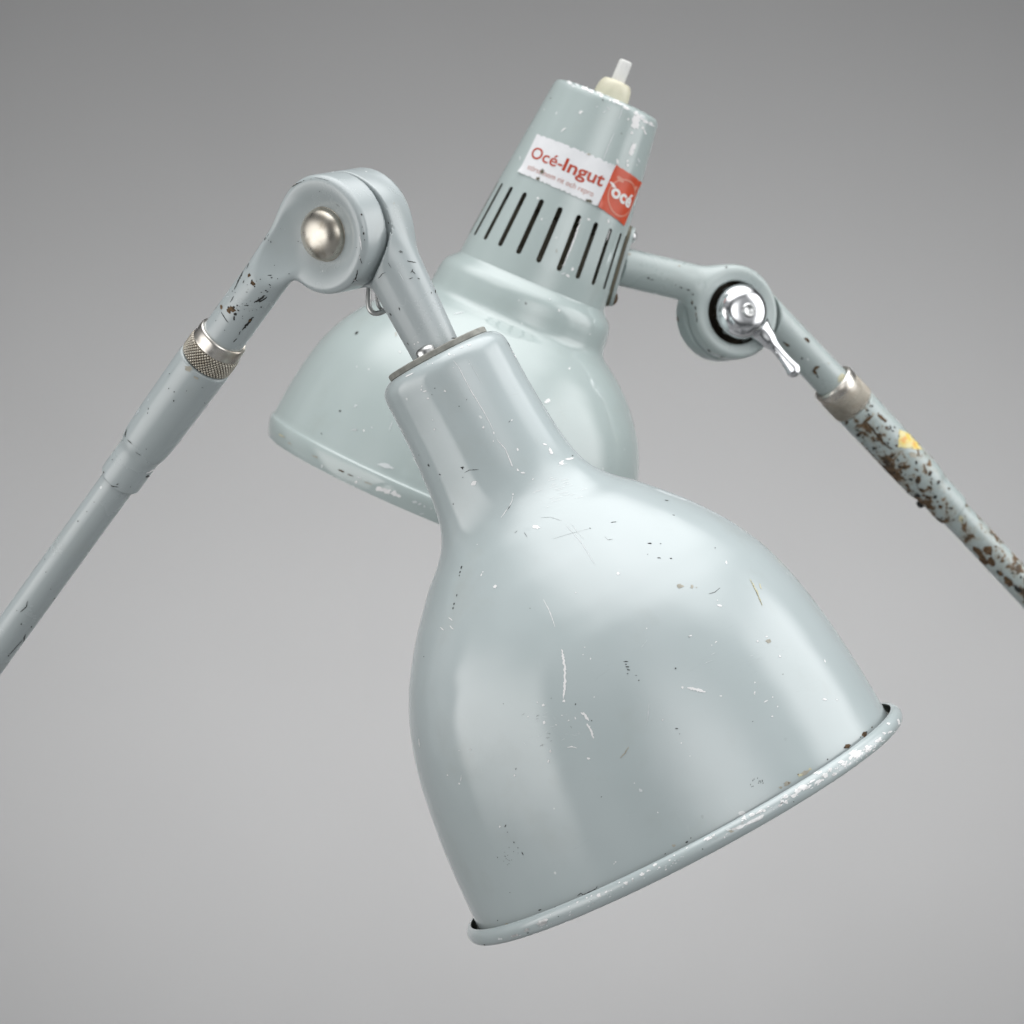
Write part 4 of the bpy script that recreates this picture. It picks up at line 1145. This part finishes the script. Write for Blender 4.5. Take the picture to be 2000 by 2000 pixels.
mk = [b(1470, 1450, 34, 'r', 40, -0.4), b(1490, 1530, 30, 'r', 46, -0.3), b(1400, 1470, 60, 'r', 26, 0.8), b(1430, 1520, 40, 'r', 24, 0.8), b(1560, 1625, 24, 'r', 20), b(1575, 1530, 22, 'r', 10, -0.3), b(1620, 1690, 50, 'r', 26, 0.8), b(1690, 1740, 50, 'd', 22, 0.8), b(1540, 1610, 12, 'd', 16), b(1650, 1620, 10, 'd'), b(1685, 1545, 8, 'd'), b(1525, 1420, 14, 'r', 8, 0.4),
      l([(1490, 1300), (1490, 1330), (1530, 1335)], 6, 'd'), b(1265, 1215, 16, 'y', 34, -0.4), b(1272, 1222, 10, 'd', 22, -0.4), b(1715, 1650, 10, 'd', 14), b(1460, 1260, 20, 'y', 8, 0.7)]
mark(g, mk, 0.7)
build('arm_tube', g, rear, sharp=40, label='rusty lower arm tube')
# yellow sticker remnant on the sleeve
def sleeve_patch(pts, mat, name, lift=0.9):
    gg = Geo(mat)
    tr = BVHTree.FromPolygons([Vector(v) for v in sleeve_geo_v], sleeve_geo_f)
    n = 10
    vs = []
    (ax_, ay_), (bx_, by_), (cx_, cy_), (dx_, dy_) = pts
    for j in range(n + 1):
        for i in range(n + 1):
            u, v = i / n, j / n
            x = (ax_ * (1 - u) + bx_ * u) * (1 - v) + (dx_ * (1 - u) + cx_ * u) * v
            y = (ay_ * (1 - u) + by_ * u) * (1 - v) + (dy_ * (1 - u) + cy_ * u) * v
            jit = 0 if 0 < i < n and 0 < j < n else 1.2
            x += random.uniform(-jit, jit); y += random.uniform(-jit, jit)
            d = (at(x, y, 0) - CAM).normalized()
            loc, nor, q, dist = tr.ray_cast(CAM, d)
            vs.append(None if loc is None else loc + (nor if nor.dot(d) < 0 else -nor) * lift)
    fs = [(j * (n + 1) + i, j * (n + 1) + i + 1, (j + 1) * (n + 1) + i + 1, (j + 1) * (n + 1) + i) for j in range(n) for i in range(n)]
    fs = [f for f in fs if all(vs[i] is not None for i in f)]
    gg.add([v if v is not None else (0, 0, 0) for v in vs], fs)
    used = sorted({i for f in gg.f for i in f}); mp = {o: i for i, o in enumerate(used)}
    g2 = Geo(mat); g2.add([gg.v[i] for i in used], [tuple(mp[i] for i in f) for f in gg.f])
    return g2
tmpg = Geo(M_rusty)
lathe(tmpg, P1r, fr_br, [(c1 + 5, 55), (c1 + 12, 55.5), ((c1 + sM) / 2, 55), (sM - 12, 53.5)], 128)
sleeve_geo_v, sleeve_geo_f = tmpg.v, tmpg.f
zz = lambda x, y: (1550 + x * 0.2588, 700 + y * 0.2588)
g2 = sleeve_patch([zz(800, 535), zz(870, 570), zz(975, 690), zz(785, 670)], M_yellow, 'sticker_remnant')
build('sticker_remnant', g2, rear, label='torn yellow sticker remnant')
g = Geo(M_dark)
scn = at(1795, 987, 1975)
lathe(g, P1r + b_r * along(1810, 972) + (scn - (P1r + b_r * along(1810, 972))).normalized() * 44, frame((scn - (P1r + b_r * along(1810, 972))).normalized()), [(0, 11), (8, 11), (13, 8), (15, 0.1)], 24)
build('set_screw', g, rear)

# ================================================================== STUDIO
m, nt, bs = new_mat('grey_paper_sweep')
c = coords(nt)
f = noise(nt, c, 3.0, 3)
nt.links.new(mixc(nt, ramp(nt, f, 0.3, 0.7), (0.272, 0.272, 0.273, 1), (0.284, 0.284, 0.285, 1)), bs.inputs['Base Color'])
bs.inputs['Roughness'].default_value = 0.9
bs.inputs['Specular IOR Level'].default_value = 0.1
prof = [(0.45, 0.0), (1.23, 0.0)]
R = 0.42; yc, zc = 1.23, R
prof += [(yc + R * math.sin(t), zc - R * math.cos(t)) for t in [math.pi / 2 * i / 24 for i in range(1, 25)]]
prof += [(yc + R, 3.0)]
vs, fs = [], []
for i, (y, z) in enumerate(prof):
    vs += [(-2.2, y, z), (2.2, y, z)]
for i in range(len(prof) - 1):
    fs.append((2 * i, 2 * i + 1, 2 * i + 3, 2 * i + 2))
me = bpy.data.meshes.new('backdrop'); me.from_pydata(vs, [], fs); me.materials.append(m)
me.polygons.foreach_set('use_smooth', [True] * len(fs))
bd = bpy.data.objects.new('backdrop', me); COL.objects.link(bd)
bd['kind'] = 'structure'

def area(name, loc, target, sx, sy, power, col=(1, 1, 1), spread=180):
    ld = bpy.data.lights.new(name, 'AREA'); ld.shape = 'RECTANGLE'; ld.size = sx; ld.size_y = sy
    ld.energy = power; ld.color = col; ld.spread = math.radians(spread)
    o = bpy.data.objects.new(name, ld); COL.objects.link(o)
    o.location = loc
    o.rotation_euler = (Vector(target) - Vector(loc)).to_track_quat('-Z', 'Y').to_euler()
    return o
def soft_edge(o, inner, gain=1.0, inner_v=None):
    """diffuser cloth: brighter in the middle, fading to the frame"""
    ld = o.data; ld.use_nodes = True
    nt = ld.node_tree
    em = nt.nodes['Emission']
    ge = nt.nodes.new('ShaderNodeNewGeometry')
    sx = nt.nodes.new('ShaderNodeSeparateXYZ'); nt.links.new(ge.outputs['Parametric'], sx.inputs[0])
    def edge(out, inner):
        a = mul(nt, out, 0.5, 'SUBTRACT')
        ab = nt.nodes.new('ShaderNodeMath'); ab.operation = 'ABSOLUTE'; nt.links.new(a, ab.inputs[0])
        mr = nt.nodes.new('ShaderNodeMapRange'); mr.interpolation_type = 'SMOOTHSTEP'
        mr.inputs['From Min'].default_value = 0.5; mr.inputs['From Max'].default_value = inner * 0.5
        mr.inputs['To Min'].default_value = 0.0; mr.inputs['To Max'].default_value = 1.0
        nt.links.new(ab.outputs[0], mr.inputs['Value'])
        return mr.outputs[0]
    f = mul(nt, mul(nt, edge(sx.outputs[0], inner), edge(sx.outputs[1], inner if inner_v is None else inner_v)), gain)
    nt.links.new(f, em.inputs['Strength'])

T = (0, 0.05, H)
key = area('overhead_softbox', (0.10, -0.05, H + 1.05), (0.08, 0.02, H), 2.5, 2.1, 26, (1.0, 1.0, 1.0), 125)
soft_edge(key, 0.4)
lf = area('left_softbox', (-1.07, -0.35, H - 0.08), T, 1.45, 1.4, 15, (1, 0.985, 0.97))
soft_edge(lf, 0.66, 1.0, 0.05)
rt = area('right_softbox', (1.05, 0.10, H + 0.30), T, 1.1, 1.3, 11, (1, 1, 1))
soft_edge(rt, 0.4)
ff = area('added_front_fill', (0.65, -1.30, H + 0.18), T, 1.7, 1.5, 20, (1, 1, 1))  # unseen fill lamp added to brighten the front shade
soft_edge(ff, 0.02)
area('backdrop_lamp', (0.06, 0.42, 0.64), (0.06, 1.65, 0.82), 1.5, 0.15, 7.3, (1, 1, 1), 84)

world = bpy.data.worlds.new('World'); scene.world = world
world.use_nodes = True
bg = world.node_tree.nodes['Background']
# dim studio room around the set, noise patches added to vary its reflections
wn = world.node_tree
tc = wn.nodes.new('ShaderNodeTexCoord')
nz = noise(wn, tc.outputs['Generated'], 1.7, 3, 0.5)
wn.links.new(ramp(wn, nz, 0.40, 0.62, (0.085, 0.088, 0.09, 1), (0.36, 0.365, 0.37, 1)), bg.inputs[0])
bg.inputs[1].default_value = 1.0

# ================================================================== CAMERA
cam = bpy.data.cameras.new('camera')
co = bpy.data.objects.new('camera', cam); COL.objects.link(co)
co.location = W(CAM); co.rotation_euler = (math.radians(90), 0, 0)
cam.sensor_width = 36; cam.lens = 36 * D / 2000
cam.clip_start = 0.05; cam.clip_end = 50
cam.dof.use_dof = True
cam.dof.focus_distance = (D - 120) * S
cam.dof.aperture_fstop = 30
scene.camera = co

scene.view_settings.view_transform = 'Standard'
scene.view_settings.look = 'None'
scene.view_settings.exposure = 0
scene.view_settings.gamma = 1
scene.view_settings.use_curve_mapping = False
scene.cycles.use_denoising = True
scene.cycles.max_bounces = 6
